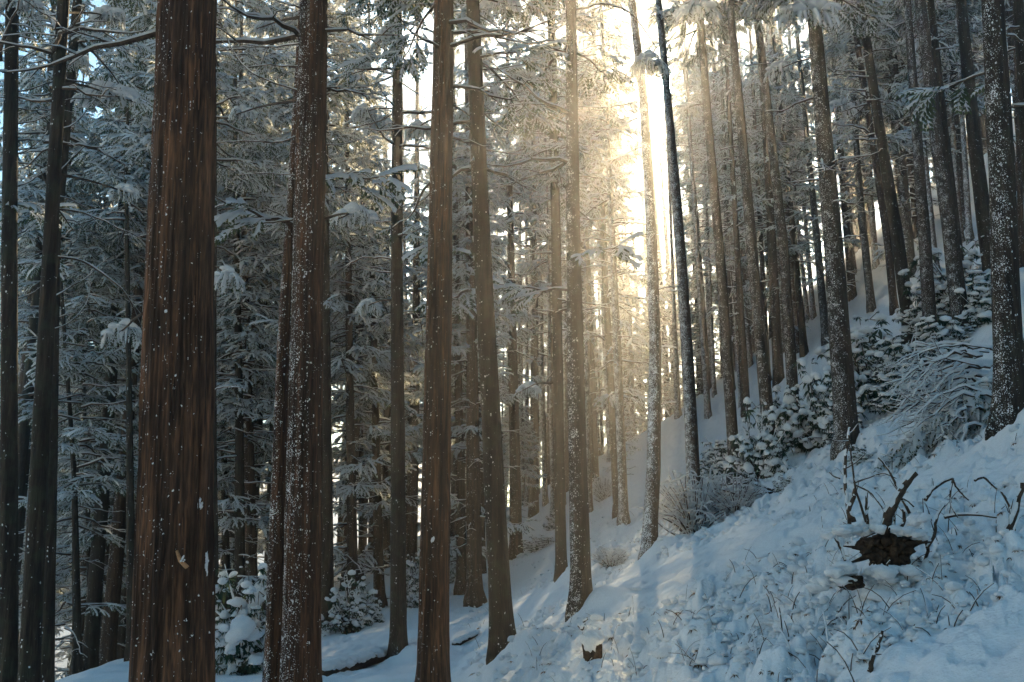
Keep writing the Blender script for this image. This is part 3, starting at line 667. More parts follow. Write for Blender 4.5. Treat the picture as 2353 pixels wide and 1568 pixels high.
LEAN = tree_by('dark leaning trunk with'); EDGE = tree_by('dark trunk at the far left'); PAIR = tree_by('thick rusty'); STR = tree_by('straight dark trunk with')
BIG = tree_by('massive'); CRED = tree_by('reddish cedar'); LDARK = tree_by('dark trunk leaning left'); ROOTF = tree_by('snow-dusted trunk with wide'); SLIM = tree_by('slim dark trunk, left')
CURV = tree_by('curved snow'); THICK = tree_by('thick grey'); STR3 = tree_by('brown trunk, rightmost'); SL1 = tree_by('dusted dark trunk, first'); SL2 = tree_by('snow-peppered trunk, second')
CP = tree_by('dark trunk, right one of the crossing'); BOW = tree_by('frosted bowed'); BEH = tree_by('dark trunk right behind'); BRL = tree_by('brown trunk, left one of two slim'); NARROW = tree_by('narrow dark')
BR = [
 (LEAN, [(122, 480), (180, 485), (228, 503), (290, 532), (345, 558)], 6, .6), (LEAN, [(112, 590), (168, 594), (214, 612), (288, 669), (312, 719), (330, 770)], 7, 1.2),
 (LEAN, [(140, 62), (208, 84), (255, 99), (302, 90), (330, 80)], 6, .8), (LEAN, [(130, 300), (170, 290), (210, 240), (250, 180)], 5, 1.0),
 (LEAN, [(128, 400), (170, 360), (215, 320), (270, 275)], 5, .8), (LEAN, [(112, 690), (160, 660), (200, 640), (250, 590)], 5, .9), (LEAN, [(112, 760), (160, 745), (200, 700), (210, 650)], 4, .6),
 (LEAN, [(138, 180), (190, 190), (240, 200), (300, 215)], 5, 1.2), (LEAN, [(132, 235), (180, 225), (240, 230), (310, 200)], 4, 1.5), (LEAN, [(138, 30), (110, 40), (70, 10), (40, -10)], 5, -.6),
 (EDGE, [(30, 214), (70, 205), (114, 191), (150, 170)], 5, .5), (EDGE, [(34, 285), (70, 282), (110, 268), (150, 240)], 5, .7), (EDGE, [(34, 355), (60, 350), (90, 325), (110, 300)], 5, .3),
 (EDGE, [(34, 150), (70, 120), (120, 100), (160, 60)], 4, 1), (EDGE, [(32, 430), (70, 420), (105, 385), (140, 380)], 5, .7), (EDGE, [(34, 540), (60, 530), (90, 505)], 5, .4), (EDGE, [(30, 610), (70, 605), (130, 610)], 4, .8),
 (EDGE, [(34, 250), (80, 255), (130, 250), (180, 262)], 4, 1.2), (EDGE, [(34, 80), (90, 95), (150, 85), (220, 60)], 4, 1.0), (EDGE, [(34, 690), (80, 672), (120, 640)], 4, .8),
 (PAIR, [(700, 97), (660, 106), (626, 109), (560, 108), (499, 111)], 6, 1.0), (PAIR, [(692, 211), (640, 196), (586, 174), (549, 144), (520, 90), (509, -10)], 6, .7),
 (PAIR, [(690, 153), (640, 152), (600, 148), (540, 165), (495, 185)], 5, 1.2), (PAIR, [(685, 313), (650, 326), (620, 328), (553, 323), (492, 330)], 6, .9), (PAIR, [(672, 506), (620, 512), (558, 517), (530, 540)], 6, .8),
 (PAIR, [(740, 201), (770, 203), (820, 210), (850, 205)], 6, .6), (PAIR, [(700, 20), (660, 10), (600, -10)], 6, .5), (PAIR, [(690, 405), (650, 400), (600, 398), (550, 402)], 4, .8),
 (PAIR, [(745, 60), (790, 70), (840, 60)], 5, .9), (PAIR, [(740, 330), (780, 335), (830, 320), (860, 300)], 4, 1.1), (PAIR, [(738, 415), (780, 410), (830, 380)], 4, .8),
 (STR, [(906, 172), (852, 157), (800, 172), (750, 190)], 6, .8), (STR, [(904, 174), (860, 195), (838, 201), (788, 204)], 5, .9), (STR, [(922, 49), (962, 60), (992, 72), (1030, 90)], 6, 1.2),
 (STR, [(904, 262), (870, 280), (848, 285), (788, 298)], 5, .6), (STR, [(922, 137), (960, 142), (1000, 148), (1040, 160)], 5, 1.3), (STR, [(902, 395), (872, 409), (848, 445), (815, 447)], 5, .7),
 (STR, [(904, 597), (870, 592), (838, 590), (788, 614), (760, 640)], 6, .6), (STR, [(902, 627), (860, 625), (820, 610), (780, 580)], 4, .9), (STR, [(905, 512), (880, 508), (840, 515), (800, 540)], 4, .7),
 (STR, [(920, 190), (950, 210), (985, 230)], 4, 1.0), (STR, [(920, 340), (950, 350), (985, 345)], 4, 1.0), (STR, [(921, 720), (950, 712), (968, 740), (972, 800)], 4, .7),
 (LDARK, [(1116, 345), (1150, 350), (1220, 360), (1250, 370)], 5, 1), (LDARK, [(1106, 161), (1150, 158), (1180, 151), (1213, 147)], 5, 1), (LDARK, [(1095, 30), (1140, 60), (1180, 95), (1215, 135)], 5, .7),
 (LDARK, [(1110, 438), (1150, 430), (1200, 410), (1240, 400)], 4, .8), (LDARK, [(1086, 300), (1060, 280), (1030, 262)], 4, .6), (LDARK, [(1112, 560), (1150, 590), (1170, 610)], 4, .6), (LDARK, [(1092, 470), (1070, 440), (1045, 420)], 4, .9),
 (ROOTF, [(1308, 121), (1274, 114), (1223, 90), (1190, 70), (1133, 44)], 6, .8), (ROOTF, [(1308, 288), (1270, 268), (1223, 238), (1156, 218)], 6, 1), (ROOTF, [(1310, 214), (1270, 198), (1254, 174), (1230, 130)], 5, .5),
 (ROOTF, [(1318, 25), (1384, 7), (1441, 20), (1478, 64), (1508, 112)], 7, .5), (ROOTF, [(1322, 245), (1388, 248), (1434, 241), (1475, 236)], 4, 1.5), (ROOTF, [(1322, 145), (1350, 138), (1390, 135)], 4, .8),
 (ROOTF, [(1325, 480), (1350, 500), (1385, 540)], 4, .8), (ROOTF, [(1325, 620), (1355, 612), (1390, 610)], 5, .9), (ROOTF, [(1322, 340), (1360, 360), (1400, 345)], 4, 1.0),
 (SLIM, [(1272, 224), (1233, 198), (1180, 184), (1116, 164)], 5, 1), (SLIM, [(1274, 377), (1237, 355), (1207, 318)], 5, .8), (SLIM, [(1268, 60), (1240, 40), (1200, 25)], 4, .8), (SLIM, [(1276, 310), (1240, 306), (1185, 308)], 4, .8),
 (SLIM, [(1278, 470), (1250, 450), (1215, 455)], 4, 1.0), (SLIM, [(1272, 120), (1290, 60), (1300, -10)], 4, .5),
 (CURV, [(1500, 430), (1470, 445), (1430, 440)], 4, .5), (CURV, [(1496, 330), (1465, 340), (1440, 360)], 4, .5), (CURV, [(1512, 665), (1530, 660), (1560, 658)], 4, .5), (CURV, [(1482, 170), (1450, 180), (1400, 165)], 4, .5),
 (SL1, [(1648, 320), (1620, 330), (1570, 330)], 4, .5), (SL1, [(1655, 345), (1690, 335), (1720, 345)], 4, .6), (SL2, [(1712, 152), (1740, 148), (1790, 146)], 4, .5), (SL2, [(1700, 110), (1670, 130), (1640, 150)], 4, .5),
 (CP, [(2004, 178), (1960, 176), (1920, 171), (1900, 154)], 5, -.8), (CP, [(1990, 30), (1960, 32), (1920, 20)], 5, -.5), (CP, [(1985, 0), (1950, -10), (1910, -20)], 4, -.4),
 (STR3, [(573, 820), (545, 815), (519, 806), (492, 783)], 8, -.3), (STR3, [(575, 610), (540, 590), (528, 620), (500, 655)], 5, -.5), (BEH, [(742, 700), (690, 700), (653, 722)], 4, -.5),
 (NARROW, [(488, 900), (509, 890), (539, 888), (560, 895)], 5, -.5), (BRL, [(806, 720), (780, 735), (750, 760)], 4, .5), (BRL, [(808, 760), (840, 775), (870, 770)], 4, .6), (BRL, [(804, 640), (840, 660), (880, 655)], 4, .7),
]
for i, (t, pts, w, dy) in enumerate(BR):
    px_branch(t, pts, w * .82, 3 if i % 2 else 5, dy, 1.0, i)

def add_bough(tree, px, py, wpx, hpx, dY=0.0, seed=0, leafy=1.0, anchor=None):
    """a branch end loaded with snow: drooping fingers of foliage under lumpy pillows of snow"""
    lab, root, W, Y, rad, foot = tree
    r = np.random.default_rng(seed + 300); Yb = Y + dY; s = Yb / FP
    c = at(px, py, Yb); a = at(*anchor, Y) if anchor is not None else c + np.array([-wpx * s * .7, 0, -.1])
    w = wpx * s * .5; h = hpx * s * .5
    tip = c + np.array([w if c[0] >= a[0] else -w, 0, -h * .4])
    B = Buf(); S = Buf()
    stem = resample(np.array([a, (a + c) / 2 + [0, 0, h * .3], c + [0, 0, h * .2], tip]), 9)
    B.add(*tube(stem - foot, np.linspace(.022, .008, 9), 5), 0)
    n = int(44 * leafy); P = []; D = []; SC = []
    for i in range(n):
        u = r.uniform(-1, 1); p = c + np.array([u * w * .8, r.normal(0, .5) * w * .5, h * (.5 - .35 * u * u) * r.uniform(.1, 1)])
        P.append(p - foot); D.append((u * .9 + r.normal(0, .35), r.normal(-.2, .4), -r.uniform(.5, 1.3))); SC.append(r.uniform(.4, .9) * h + .06)
    P = np.array(P); D = np.array(D); SC = np.array(SC); vv = r.integers(1, 5, n)
    for q in range(5):
        m = vv == q
        if m.any(): B.add(*spread(FROND[q], P[m], frames(D[m], None, SC[m])))
    m = 15
    for i in range(m):
        u = -1 + 2 * (i + r.random()) / m
        p = c + np.array([u * w * .85, r.normal(0, .35) * w * .5, h * (.62 - .55 * u * u) + r.uniform(-.25, .1) * h])
        sx = r.uniform(.16, .34) * w + .015; V = ICO1[0].copy()
        V *= (1 + .35 * (vnoise(V[:, 0] * 2.2 + i, V[:, 1] * 2.2 + V[:, 2] * 1.7, seed) - .5))[:, None]
        V = V * [sx, sx * r.uniform(.7, 1.1), sx * r.uniform(.38, .6)]
        V[:, 2] -= .25 * (V[:, 0] / sx) ** 2 * sx
        S.add(V + p - foot, ICO1[1], 0)
    for i in range(9):      # snowy fingers hanging over the edge
        u = r.uniform(-1, 1); p = c + np.array([u * w * .8, -.3 * w * r.random(), h * (.3 - .4 * u * u)])
        q = p + np.array([u * w * .3, -.25 * w * r.random(), -h * r.uniform(.4, 1.0)])
        Q = resample(np.array([p, (p + q) / 2 + [u * .1 * w, 0, .1 * h], q]), 5)
        S.add(*tube(Q - foot, np.array([1, 1.1, .9, .7, .3]) * (.075 * w + .006) * r.uniform(.7, 1.2), 6), 0)
    o = obj('bough', B.mesh('bough', [M_TWIG, M_NEEDLE, M_SNOWT]), root); o['kind'] = 'stuff'
    obj('snow', S.mesh('bough_snow', [M_SNOWP]), o)
BO = [(LEAN, 172, 142, 68, 52, .5, (140, 120)), (LEAN, 246, 222, 140, 78, 1.2, (135, 190)), (LEAN, 285, 445, 66, 50, .8, (130, 400)), (LEAN, 286, 768, 92, 84, 1.2, (330, 720)),
 (EDGE, 45, 12, 120, 60, 0, (28, -20)), (NARROW, 520, 645, 76, 90, -1, (488, 610)), (PAIR, 815, 497, 106, 62, 3, (740, 505)), (STR, 850, 705, 52, 56, 1, (905, 690)), (STR, 872, 285, 70, 60, 1.5, (905, 262)),
 (STR, 838, 262, 60, 56, 1, (905, 250)), (LDARK, 1130, 216, 46, 40, .5, (1100, 212)), (ROOTF, 1247, 125, 60, 52, .5, (1305, 120)), (ROOTF, 1190, 170, 40, 36, .5, (1223, 200)), (CURV, 1492, 150, 74, 90, -.5, (1472, 160)),
 (BOW, 1602, 30, 108, 74, -.5, (1530, -10)), (THICK, 1852, 40, 150, 100, -.6, (1880, 20)), (STR, 895, 85, 60, 120, -.4, (912, 40)), (LDARK, 1150, 10, 100, 36, .5, (1090, -5)), (CRED, 1070, 265, 40, 50, 2, (1030, 240)),
 (SL1, 1585, 250, 50, 44, .6, (1622, 240)), (THICK, 1790, 165, 60, 70, 1.5, (1890, 130)), (SL2, 1740, 25, 60, 50, .4, (1680, 10)), (ROOTF, 1215, 895, 55, 50, 12, (1270, 880)), (PAIR, 560, 260, 60, 44, 2.5, (690, 230)),
 (PAIR, 620, 60, 70, 44, 2, (690, 40)), (LEAN, 250, 40, 90, 50, 2, (142, 30)), (CP, 1930, 250, 70, 60, 3, (2010, 220)), (CP, 2010, 215, 60, 50, 2, (2005, 190)), (STR, 830, 150, 50, 44, 2, (905, 120)), (CRED, 960, 300, 50, 60, 3, (1010, 270))]
for i, (t, px, py, w, h, dY, an) in enumerate(BO):
    add_bough(t, px, py, w, h, dY, i, 1.0, an)

# marks on the massive red trunk: lichen, a torn chip of fresh wood, snow caught on torn bark, loose bark strips
def on_big(px, py, lift=.0):
    lab, root, W, Y, rad, foot = BIG
    z0 = at(px, py, Y)[2]
    cx = np.interp(z0, W[:, 2], W[:, 0]); r0 = np.interp(z0, W[:, 2], rad)
    for _ in range(4):
        yy = Y - math.sqrt(max(r0 ** 2 - (at(px, py, Y)[0] - cx) ** 2, 0)) * .98 - lift; p = at(px, py, yy)
    return p
def blob_part(name, p, dims, mat, seed, parent=BIG):
    r = np.random.default_rng(seed); b = Buf(); dims = np.array(dims)
    for q in range(11):
        t = r.normal(0, .45, 3); V = ICO1[0] * (.8 + 1.2 * (vnoise(ICO1[0][:, 0] * 2.6 + q, ICO1[0][:, 2] * 2.6, seed + q) - .5))[:, None]
        b.add(V * dims * r.uniform(.18, .5) * [1, 1, r.uniform(.6, 1.4)] + t * dims * [1, .3, 1] + p - parent[5], ICO1[1])
    return obj(name, b.mesh(name, [mat]), parent[1])
s9 = BIG[3] / FP
blob_part('lichen_patch', on_big(374, 785), (8 * s9, .012, 15 * s9), M_LICHEN, 4)
blob_part('snow_clump', on_big(358, 812, .01), (4 * s9, .02, 9 * s9), M_SNOWP, 5)
blob_part('snow_clump', on_big(474, 1292, .01), (6 * s9, .03, 20 * s9), M_SNOWP, 6)
blob_part('snow_clump', on_big(462, 1158, .01), (7 * s9, .03, 14 * s9), M_SNOWP, 7)
p0, p1, p2 = on_big(406, 1266, .02), on_big(414, 1288, .04), on_big(430, 1304, .07)
b = Buf(); b.add(*tube(np.array([p0, p1, p2]) - BIG[5], np.array([3.5, 4.5, 5.5]) * s9, 5)); obj('torn_chip', b.mesh('torn_chip', [M_FRESH]), BIG[1])
blob_part('snow_clump', on_big(420, 1284, .07), (5 * s9, .02, 8 * s9), M_SNOWP, 8)
r_ = np.random.default_rng(77)
for i in range(70):     # long loose bark strips
    lab_ = BIG if i < 46 else CRED
    if lab_ is BIG: x0 = r_.uniform(345, 468); ya = r_.uniform(0, 1450); pf = lambda x, y: on_big(x, y, .004)
    else:
        x0 = r_.uniform(980, 1030); ya = r_.uniform(300, 1450)
        def pf(x, y):
            W, Y, rad = CRED[2], CRED[3], CRED[4]; z = at(x, y, Y)[2]; cx = np.interp(z, W[:, 2], W[:, 0]); r0 = np.interp(z, W[:, 2], rad)
            q = at(x, y, Y); return at(x, y, Y - math.sqrt(max(r0 ** 2 - (q[0] - cx) ** 2, .0004)))
    L = r_.uniform(60, 240); k_ = 7; s_ = lab_[3] / FP
    yy = np.linspace(ya, ya + L, k_); xx = x0 - (yy - 784) * .018 + (410 - 400 if lab_ is BIG else 0) * 0 + np.cumsum(r_.normal(0, .8, k_))
    C = np.array([pf(x, y) for x, y in zip(xx, yy)]); wv = r_.uniform(1.2, 3.6) * s_ * np.sin(np.linspace(.35, 2.8, k_))
    o_ = np.array([0, -1., 0]); A = C + np.outer(wv, [1, 0, 0]); Bq = C - np.outer(wv, [1, 0, 0]); Cc = C + o_ * (.012 + .006 * r_.random()); V = np.concatenate([A, Cc, Bq]) - lab_[5]
    F = []
    for q in range(k_ - 1):
        F += [(q, q + 1, k_ + q + 1), (q, k_ + q + 1, k_ + q), (k_ + q, k_ + q + 1, 2 * k_ + q + 1), (k_ + q, 2 * k_ + q + 1, 2 * k_ + q)]
    b = Buf(); b.add(V, F); obj('bark_strip', b.mesh('bark_strip', [BARK['red']]), lab_[1])

# ------------------------------------------------------------------ the wood behind: cedars nobody could single out, one object each
bg_mesh = {}
def bg_trunk(kind):
    if kind not in bg_mesh:
        V, F, _ = trunk_mesh(np.array([[0, 0, -.3], [.1, 0, 8], [.05, 0, 19.]]), np.array([.19, .13, .03]), .3, 14, 30, 400 + len(bg_mesh), .03)
        bg_mesh[kind] = raw_mesh('trunk', V, F, None, [BARK[kind]])
    return bg_mesh[kind]
placed = [t[2][0][:2] for t in TREES]
def bg_tree(x, y, kind, ch, bark, label, group, s=1.0, lanes=None, two=False):
    p = np.array([x, y])
    if min(np.hypot(*(p - q)) for q in placed) < 1.2: return False
    ch = free_height(np.array([x, y, gz(x, y)]), kind, ch, s, lanes)
    if ch is None or ch > 16: return False
    placed.append(p)
    o = thing('cedar_tree', (x, y, gz(x, y)), label, 'tree', group); o.rotation_euler = (rng.normal(0, .012), rng.normal(0, .012) - (.03 if x > 4 else 0), 0); o.scale = (s, s, s)
    obj('trunk', bg_trunk(bark), o); put_crown(o, kind, (.08, 0, ch / s), 8, rng.uniform(.95, 1.2) / (s if s > .8 else 1.0))
    k2 = kind if kind in 'BD' else 'B'
    c2 = free_height(np.array([x, y, gz(x, y)]), k2, ch + 7.0, 1, None if two else lanes)
    if c2 is not None and c2 < 19 * s - 4 and s > .8 and (two or not (y > 46 and -.3 < x / y < .45)): put_crown(o, k2, (.06, 0, c2 / s), 8, rng.uniform(.9, 1.1) / s)
    return True
def bg_wood(n, u0, u1, y0, y1, kinds, c0, c1, barks, label, group, lanes=None, s0=1.15, s1=1.5, two=False):
    cnt = tries = 0
    while cnt < n and tries < 4000:
        tries += 1; y = rng.uniform(y0, y1); u = rng.uniform(u0, u1)
        cnt += bool(bg_tree(u * y, y, random.choice(kinds), rng.uniform(c0, c1), random.choice(barks), label, group, rng.uniform(s0, s1), lanes, two))
bg_wood(18, -.53, -.20, 25, 42, 'EA', 10.5, 14, ('dark', 'dark', 'brown'), 'slim dark high-crowned cedar among the left-hand trunks', 'high-crowned cedars among the left-hand trunks')
bg_wood(42, -.56, -.28, 40, 84, 'ABCC', 3.5, 10, ('dark', 'dark', 'brown'), 'slim snow-laden cedar in the dark wood at the left of the photo', 'cedars in the dark wood on the left')
bg_wood(24, -.29, -.04, 44, 64, 'BDD', 8.5, 12, ('dark', 'brown', 'brown'), 'slim bare-stemmed cedar behind the speckled pair and the red central trunk', 'cedars in the wood left of centre')
bg_wood(20, -.07, .09, 50, 74, 'D', 8.5, 12, ('brown', 'white'), 'slim frosted cedar deep in the bright wood behind the central trunks', 'cedars in the bright wood at the centre')
bg_wood(14, .06, .30, 46, 78, 'D', 8, 12, ('white', 'brown', 'white'), 'thin backlit cedar in the glowing wood below the sun', 'cedars in the glow below the sun')
bg_wood(9, .04, .26, 54, 72, 'D', 6, 12, ('white', 'brown'), 'thin sunlit cedar right in front of the brightest glow', 'sunlit cedars in the brightest glow')
bg_wood(24, .03, .27, 58, 73, 'D', 1.5, 5.0, ('white', 'brown', 'brown'), 'thin straight sunlit cedar at the far end of the slope below the sun', 'sunlit cedars at the far end of the slope', LANES[:1], 1.0, 1.3, True)
bg_wood(18, -.02, .30, 46, 72, 'DDC', 1.0, 2.5, ('brown', 'white'), 'young snow-laden cedar glowing at the far end of the slope below the sun', 'young cedars at the far end of the slope', None, .42, .65)
bg_wood(34, .24, .58, 40, 78, 'BDD', 7, 12, ('brown', 'white', 'grey', 'brown'), 'slim frosted cedar far up the slope behind the slanting trunks', 'cedars far up the slope on the right')

# the same wood closes in beside and behind the viewer, where the photograph does not look: one mass
def mass_wood():
    r = np.random.default_rng(202); B = Buf(); spots = []
    while len(spots) < 46:
        x, y = r.uniform(-34, 34), r.uniform(-36, 14)
        if math.hypot(x, y) < 3.2 or (y > -2 and abs(x) < .66 * (y + 2) + 2.5) or any(math.hypot(x - a, y - c) < 3.0 for a, c in spots): continue
        spots.append((x, y))
    for x, y in spots:
        f = np.array([x, y, gz(x, y)]); H = r.uniform(19, 24); P = np.array([f - [0, 0, .2], f + [.1, 0, 9], f + [.1, .1, H]]); B.add(*tube(P, [.24, .16, .03], 8), 0)
        fp = []; fd = []
        for i in range(230):
            t = r.random() ** .8; z = H * .45 + H * .55 * t; rad = (1 - t) ** .7 * 2.6 * math.sqrt(r.random()) + .15; a = r.uniform(0, 6.28)
            fp.append(f + [math.cos(a) * rad, math.sin(a) * rad, z - .12 * rad]); fd.append((math.cos(a + r.normal(0, .5)), math.sin(a + r.normal(0, .5)), r.uniform(-.5, .1)))
        B.add(*spread(MASS, np.array(fp), frames(np.array(fd), None, r.uniform(.6, 1.2, len(fp)))))
    return B.mesh('surrounding_wood', [BARK['dark'], M_NEEDLE, M_SNOWT])
_mv = np.array([(0, 0, 0), (.5, .22, -.05), (1, 0, -.3), (.5, -.22, -.05), (.1, .05, .03), (.5, .15, .03), (.85, 0, -.12), (.5, -.15, .03), (.3, .5, -.2), (.3, -.5, -.2)], float)
MASS = (_mv, np.array([(0, 1, 2), (0, 2, 3), (4, 5, 6), (4, 6, 7), (0, 8, 1), (0, 3, 9)]), np.array([1, 1, 2, 2, 1, 1]))
tag(obj('surrounding_wood', mass_wood()), 'the cedar wood going on beside and behind the viewer', 'wood', kind='stuff')

# ------------------------------------------------------------------ ground: one snow sheet, fine where the view falls
th = np.concatenate([np.linspace(-180, -50, 40, endpoint=False), np.linspace(-50, -12, 90, endpoint=False), np.linspace(-12, 33, 450, endpoint=False), np.linspace(33, 180, 50, endpoint=False)])
th = np.radians(th); nth = len(th)
rr = np.concatenate([np.linspace(.3, 2.6, 10, endpoint=False), np.geomspace(2.6, 62, 480, endpoint=False), np.geomspace(62, 420, 40)])
TH, RR = np.meshgrid(th, rr); X = RR * np.sin(TH); Yy = RR * np.cos(TH)
Z = ground(X.ravel(), Yy.ravel(), True)
V = np.stack([X.ravel(), Yy.ravel(), Z], 1); V = np.vstack([V, [0, 0, gz(0, 0)]])
i = np.arange(len(rr) - 1)[:, None] * nth; j = np.arange(nth)[None, :]; j2 = (j + 1) % nth
F = np.stack([i + j, i + nth + j, i + nth + j2, i + j2], 2).reshape(-1, 4)
ctr = len(V) - 1; jj = np.arange(nth)
Fc = np.stack([np.full(nth, ctr), np.full(nth, ctr), jj, (jj + 1) % nth], 1)
me = raw_mesh('snowy_ground', V, F, None, [M_SNOW])
tag(obj('snowy_ground', me), 'snow-covered hillside rising to the right', kind='structure')

# ------------------------------------------------------------------ shrubs: twiggy stems, leaf rosettes, a puff of snow on each rosette
def puff(r, res=ICO1):
    V = res[0].copy(); V *= (1 + .5 * (vnoise(V[:, 0] * 1.9 + r.uniform(0, 50), V[:, 1] * 1.9 + V[:, 2], 7) - .5))[:, None]
    V[:, 2] = np.where(V[:, 2] < 0, V[:, 2] * .5, V[:, 2] * .9); return V
_r = np.random.default_rng(9)
def rosette(r):
    V = []; F = []; M = []
    for q in range(8):
        a = q * 2 * math.pi / 8 + r.uniform(-.4, .4); L = r.uniform(1.1, 2.1); d = np.array([math.cos(a), math.sin(a), -r.uniform(.1, .9)]); s = np.array([-math.sin(a), math.cos(a), 0]) * .27
        b = len(V); V += [d * .15, d * L * .55 + s + [0, 0, .08], d * L + [0, 0, -.25], d * L * .55 - s + [0, 0, .08]]; F += [(b, b + 1, b + 2), (b, b + 2, b + 3)]; M += [1, 1]
    if r.random() < .85:
        for c in range(2):
            p = puff(r) * r.uniform(.75, 1.4) * np.array([r.uniform(.7, 1.5), r.uniform(.7, 1.5), r.uniform(.5, .9)]); p = p + [r.normal(0, .55), r.normal(0, .55), .25]
            b = len(V); V = list(V) + list(p); F = F + [tuple(np.array(f) + b) for f in ICO1[1]]; M = M + [2] * len(ICO1[1])
    return np.array(V), np.array(F), np.array(M)
ROS = [rosette(_r) for _ in range(6)]
def make_shrub(seed, n, size=.075, flat=.8):
    r = np.random.default_rng(seed); B = Buf(); P = []
    for i in range(n // 9):
        a = r.uniform(0, 6.28); e = math.acos(r.uniform(.05, .98)); L = r.uniform(.75, 1.45) * (1 if e < .9 else .8)
        d = np.array([math.cos(a) * math.sin(e) * .85, math.sin(a) * math.sin(e) * .85, math.cos(e) * 1.1]); tip = d * L
        Q = resample(np.array([[r.normal(0, .08), r.normal(0, .08), -.08], tip * [.4, .4, .55] + r.normal(0, .05, 3), tip + [0, 0, -.06]]), 7); rd = np.linspace(.02, .007, 7); B.add(*tube(Q, rd, 4, False), 0); B.add(*ridge(Q[3:], rd[3:] * 1.3, .9, 1.2, r, 4), 2)
        for q in range(9):
            k = int(r.integers(3, 7)); w = r.normal(0, 1, 3) * [1, 1, .6]; w *= r.uniform(.04, .22) / np.linalg.norm(w); P.append(Q[k] + w)
            B.add(*tube(np.array([Q[k], Q[k] + w]), [.008, .005], 3, False), 0)
    P = np.array(P); n = len(P); vv = r.integers(0, 6, n)
    for q in range(6):
        m = vv == q; k = m.sum(); ang = r.uniform(0, 6.28, k)
        fw = np.stack([np.cos(ang), np.sin(ang), r.normal(0, .3, k)], 1)
        B.add(*spread(ROS[q], P[m], frames(fw, None, np.exp(r.normal(0, .35, k)) * size)))
    return B.mesh('shrub_foliage', [M_TWIG, M_LEAF, M_SNOWP])
SHRUB = [make_shrub(s, 500, .054) for s in (1, 2, 3)]
def make_frosty(seed):
    r = np.random.default_rng(seed); B = Buf()
    for i in range(70):
        a = r.uniform(0, 6.28); e = r.uniform(.05, .9); tip = np.array([math.cos(a) * (1 - .6 * e), math.sin(a) * (1 - .6 * e), .25 + e])
        Q = resample(np.array([[0, 0, -.1], tip * [.45, .45, .6] + r.normal(0, .08, 3), tip]), 7); rd = np.linspace(.016, .006, 7); B.add(*tube(Q, rd, 4), 0); B.add(*ridge(Q, rd * 1.3, .9, 1.2, r, 4), 2)
        for q in range(9):
            k = int(r.integers(2, 7)); d = r.normal(0, 1, 3) * [1, 1, .5]; d *= r.uniform(.1, .28) / np.linalg.norm(d)
            S = np.array([Q[k], Q[k] + d * .6, Q[k] + d + [0, 0, -.03]]); B.add(*tube(S, [.006, .005, .003], 3), 0); B.add(*ridge(S, [.012, .013, .008], .6, 1.3, r, 4), 2)
    return B.mesh('frosted_twigs', [M_TWIG, M_LEAF, M_SNOWT])
FROST = [make_frosty(31), make_frosty(32)]
def shrub(px, py_foot, w, h, label, kind=0, Y=None, group='snow-covered shrubs'):
    Y = Y or hit(px, py_foot) or 40
    x = at(px, py_foot, Y)[0]; z = gz(x, Y)
    o = thing('shrub', (x, Y, z - .05), label, 'shrub', group)
    me = SHRUB[kind] if kind < 3 else FROST[kind - 3]
    f = obj('foliage', me, o); f['kind'] = 'stuff'; s = Y / FP
    f.scale = (w * s / 2 / .95, w * s / 2 / .95, h * s / 1.65); f.rotation_euler = (0, 0, rng.uniform(0, 6.28)); return o
shrub(1875, 990, 200, 270, 'tall puffy snow-covered shrub left of the thick grey trunk', 0, 27)
shrub(1745, 1075, 150, 215, 'snowy shrub between the second slanting trunk and the sunlit gap', 1, 26)
shrub(1800, 900, 150, 170, 'snowy shrub behind the third slanting trunk', 2, 32)
shrub(2000, 850, 240, 230, 'broad snow-puffed shrub right of the thick grey trunk', 1, 29)
shrub(2078, 880, 180, 160, 'rounded snow-covered shrub left of the straight frosted trunk', 2, 25)
shrub(2215, 760, 240, 230, 'large blue-white shrub behind the broad frosted trunk on the right', 0, 31)
shrub(2120, 700, 150, 150, 'snowy shrub high on the slope behind the straight frosted trunk', 1, 33)
shrub(2000, 720, 150, 110, 'snowy shrub at the feet of the pale trunks on the upper right', 2, 35)
shrub(2262, 690, 120, 90, 'small dark-leaved shrub by the nearly black trunk', 0, 30)
shrub(1800, 1130, 50, 60, 'low dark shrub at the root of the bent bare branches', 2)
shrub(562, 1640, 230, 300, 'big bluish snow-covered shrub between the red trunk and the speckled pair', 0, 21)
shrub(800, 1465, 120, 150, 'snowy shrub right of the thick snow-peppered trunk', 1, 29)
shrub(848, 1440, 75, 100, 'smaller snowy shrub at the feet of the two slim brown trunks', 2, 30)
shrub(948, 1395, 90, 130, 'snow-white shrub between the straight dark trunk and red central trunk', 1, 34)
shrub(1050, 1340, 60, 110, 'sunlit shrub right of the red central trunk', 0, 40)
shrub(1240, 1262, 90, 46, 'low green-leaved shrub poking through snow in the central clearing', 2)
shrub(1275, 1215, 50, 50, 'small green-leaved shrub beside the slim dark trunk', 1)
shrub(1388, 1120, 80, 90, 'bright frosted shrub between pale thin trunk and close pair', 3, 45)
shrub(1590, 1145, 230, 220, 'glittering frosted twiggy shrub around the foot of the bowed trunk', 3, 22)
shrub(1690, 1110, 160, 150, 'frosted twiggy shrub at the foot of the first slanting trunk', 4, 22)
shrub(1405, 1300, 120, 70, 'low frosted bush left of the curved snow-plastered trunk', 4)
shrub(2060, 800, 190, 170, 'snow-heavy shrub below the crossing slanted pair', 0, 27)
shrub(2170, 790, 170, 150, 'snow-heavy shrub between the straight and the broad frosted trunks', 2, 27)
shrub(1925, 900, 150, 190, 'tall snowy shrub directly behind the thick grey trunk', 1, 26)
shrub(2270, 740, 150, 140, 'snowy shrub left of the wide blue-sided trunk', 1, 27)
shrub(1660, 1010, 130, 120, 'pale sunlit shrub between the bowed trunk and the first slanting trunk', 2, 33)
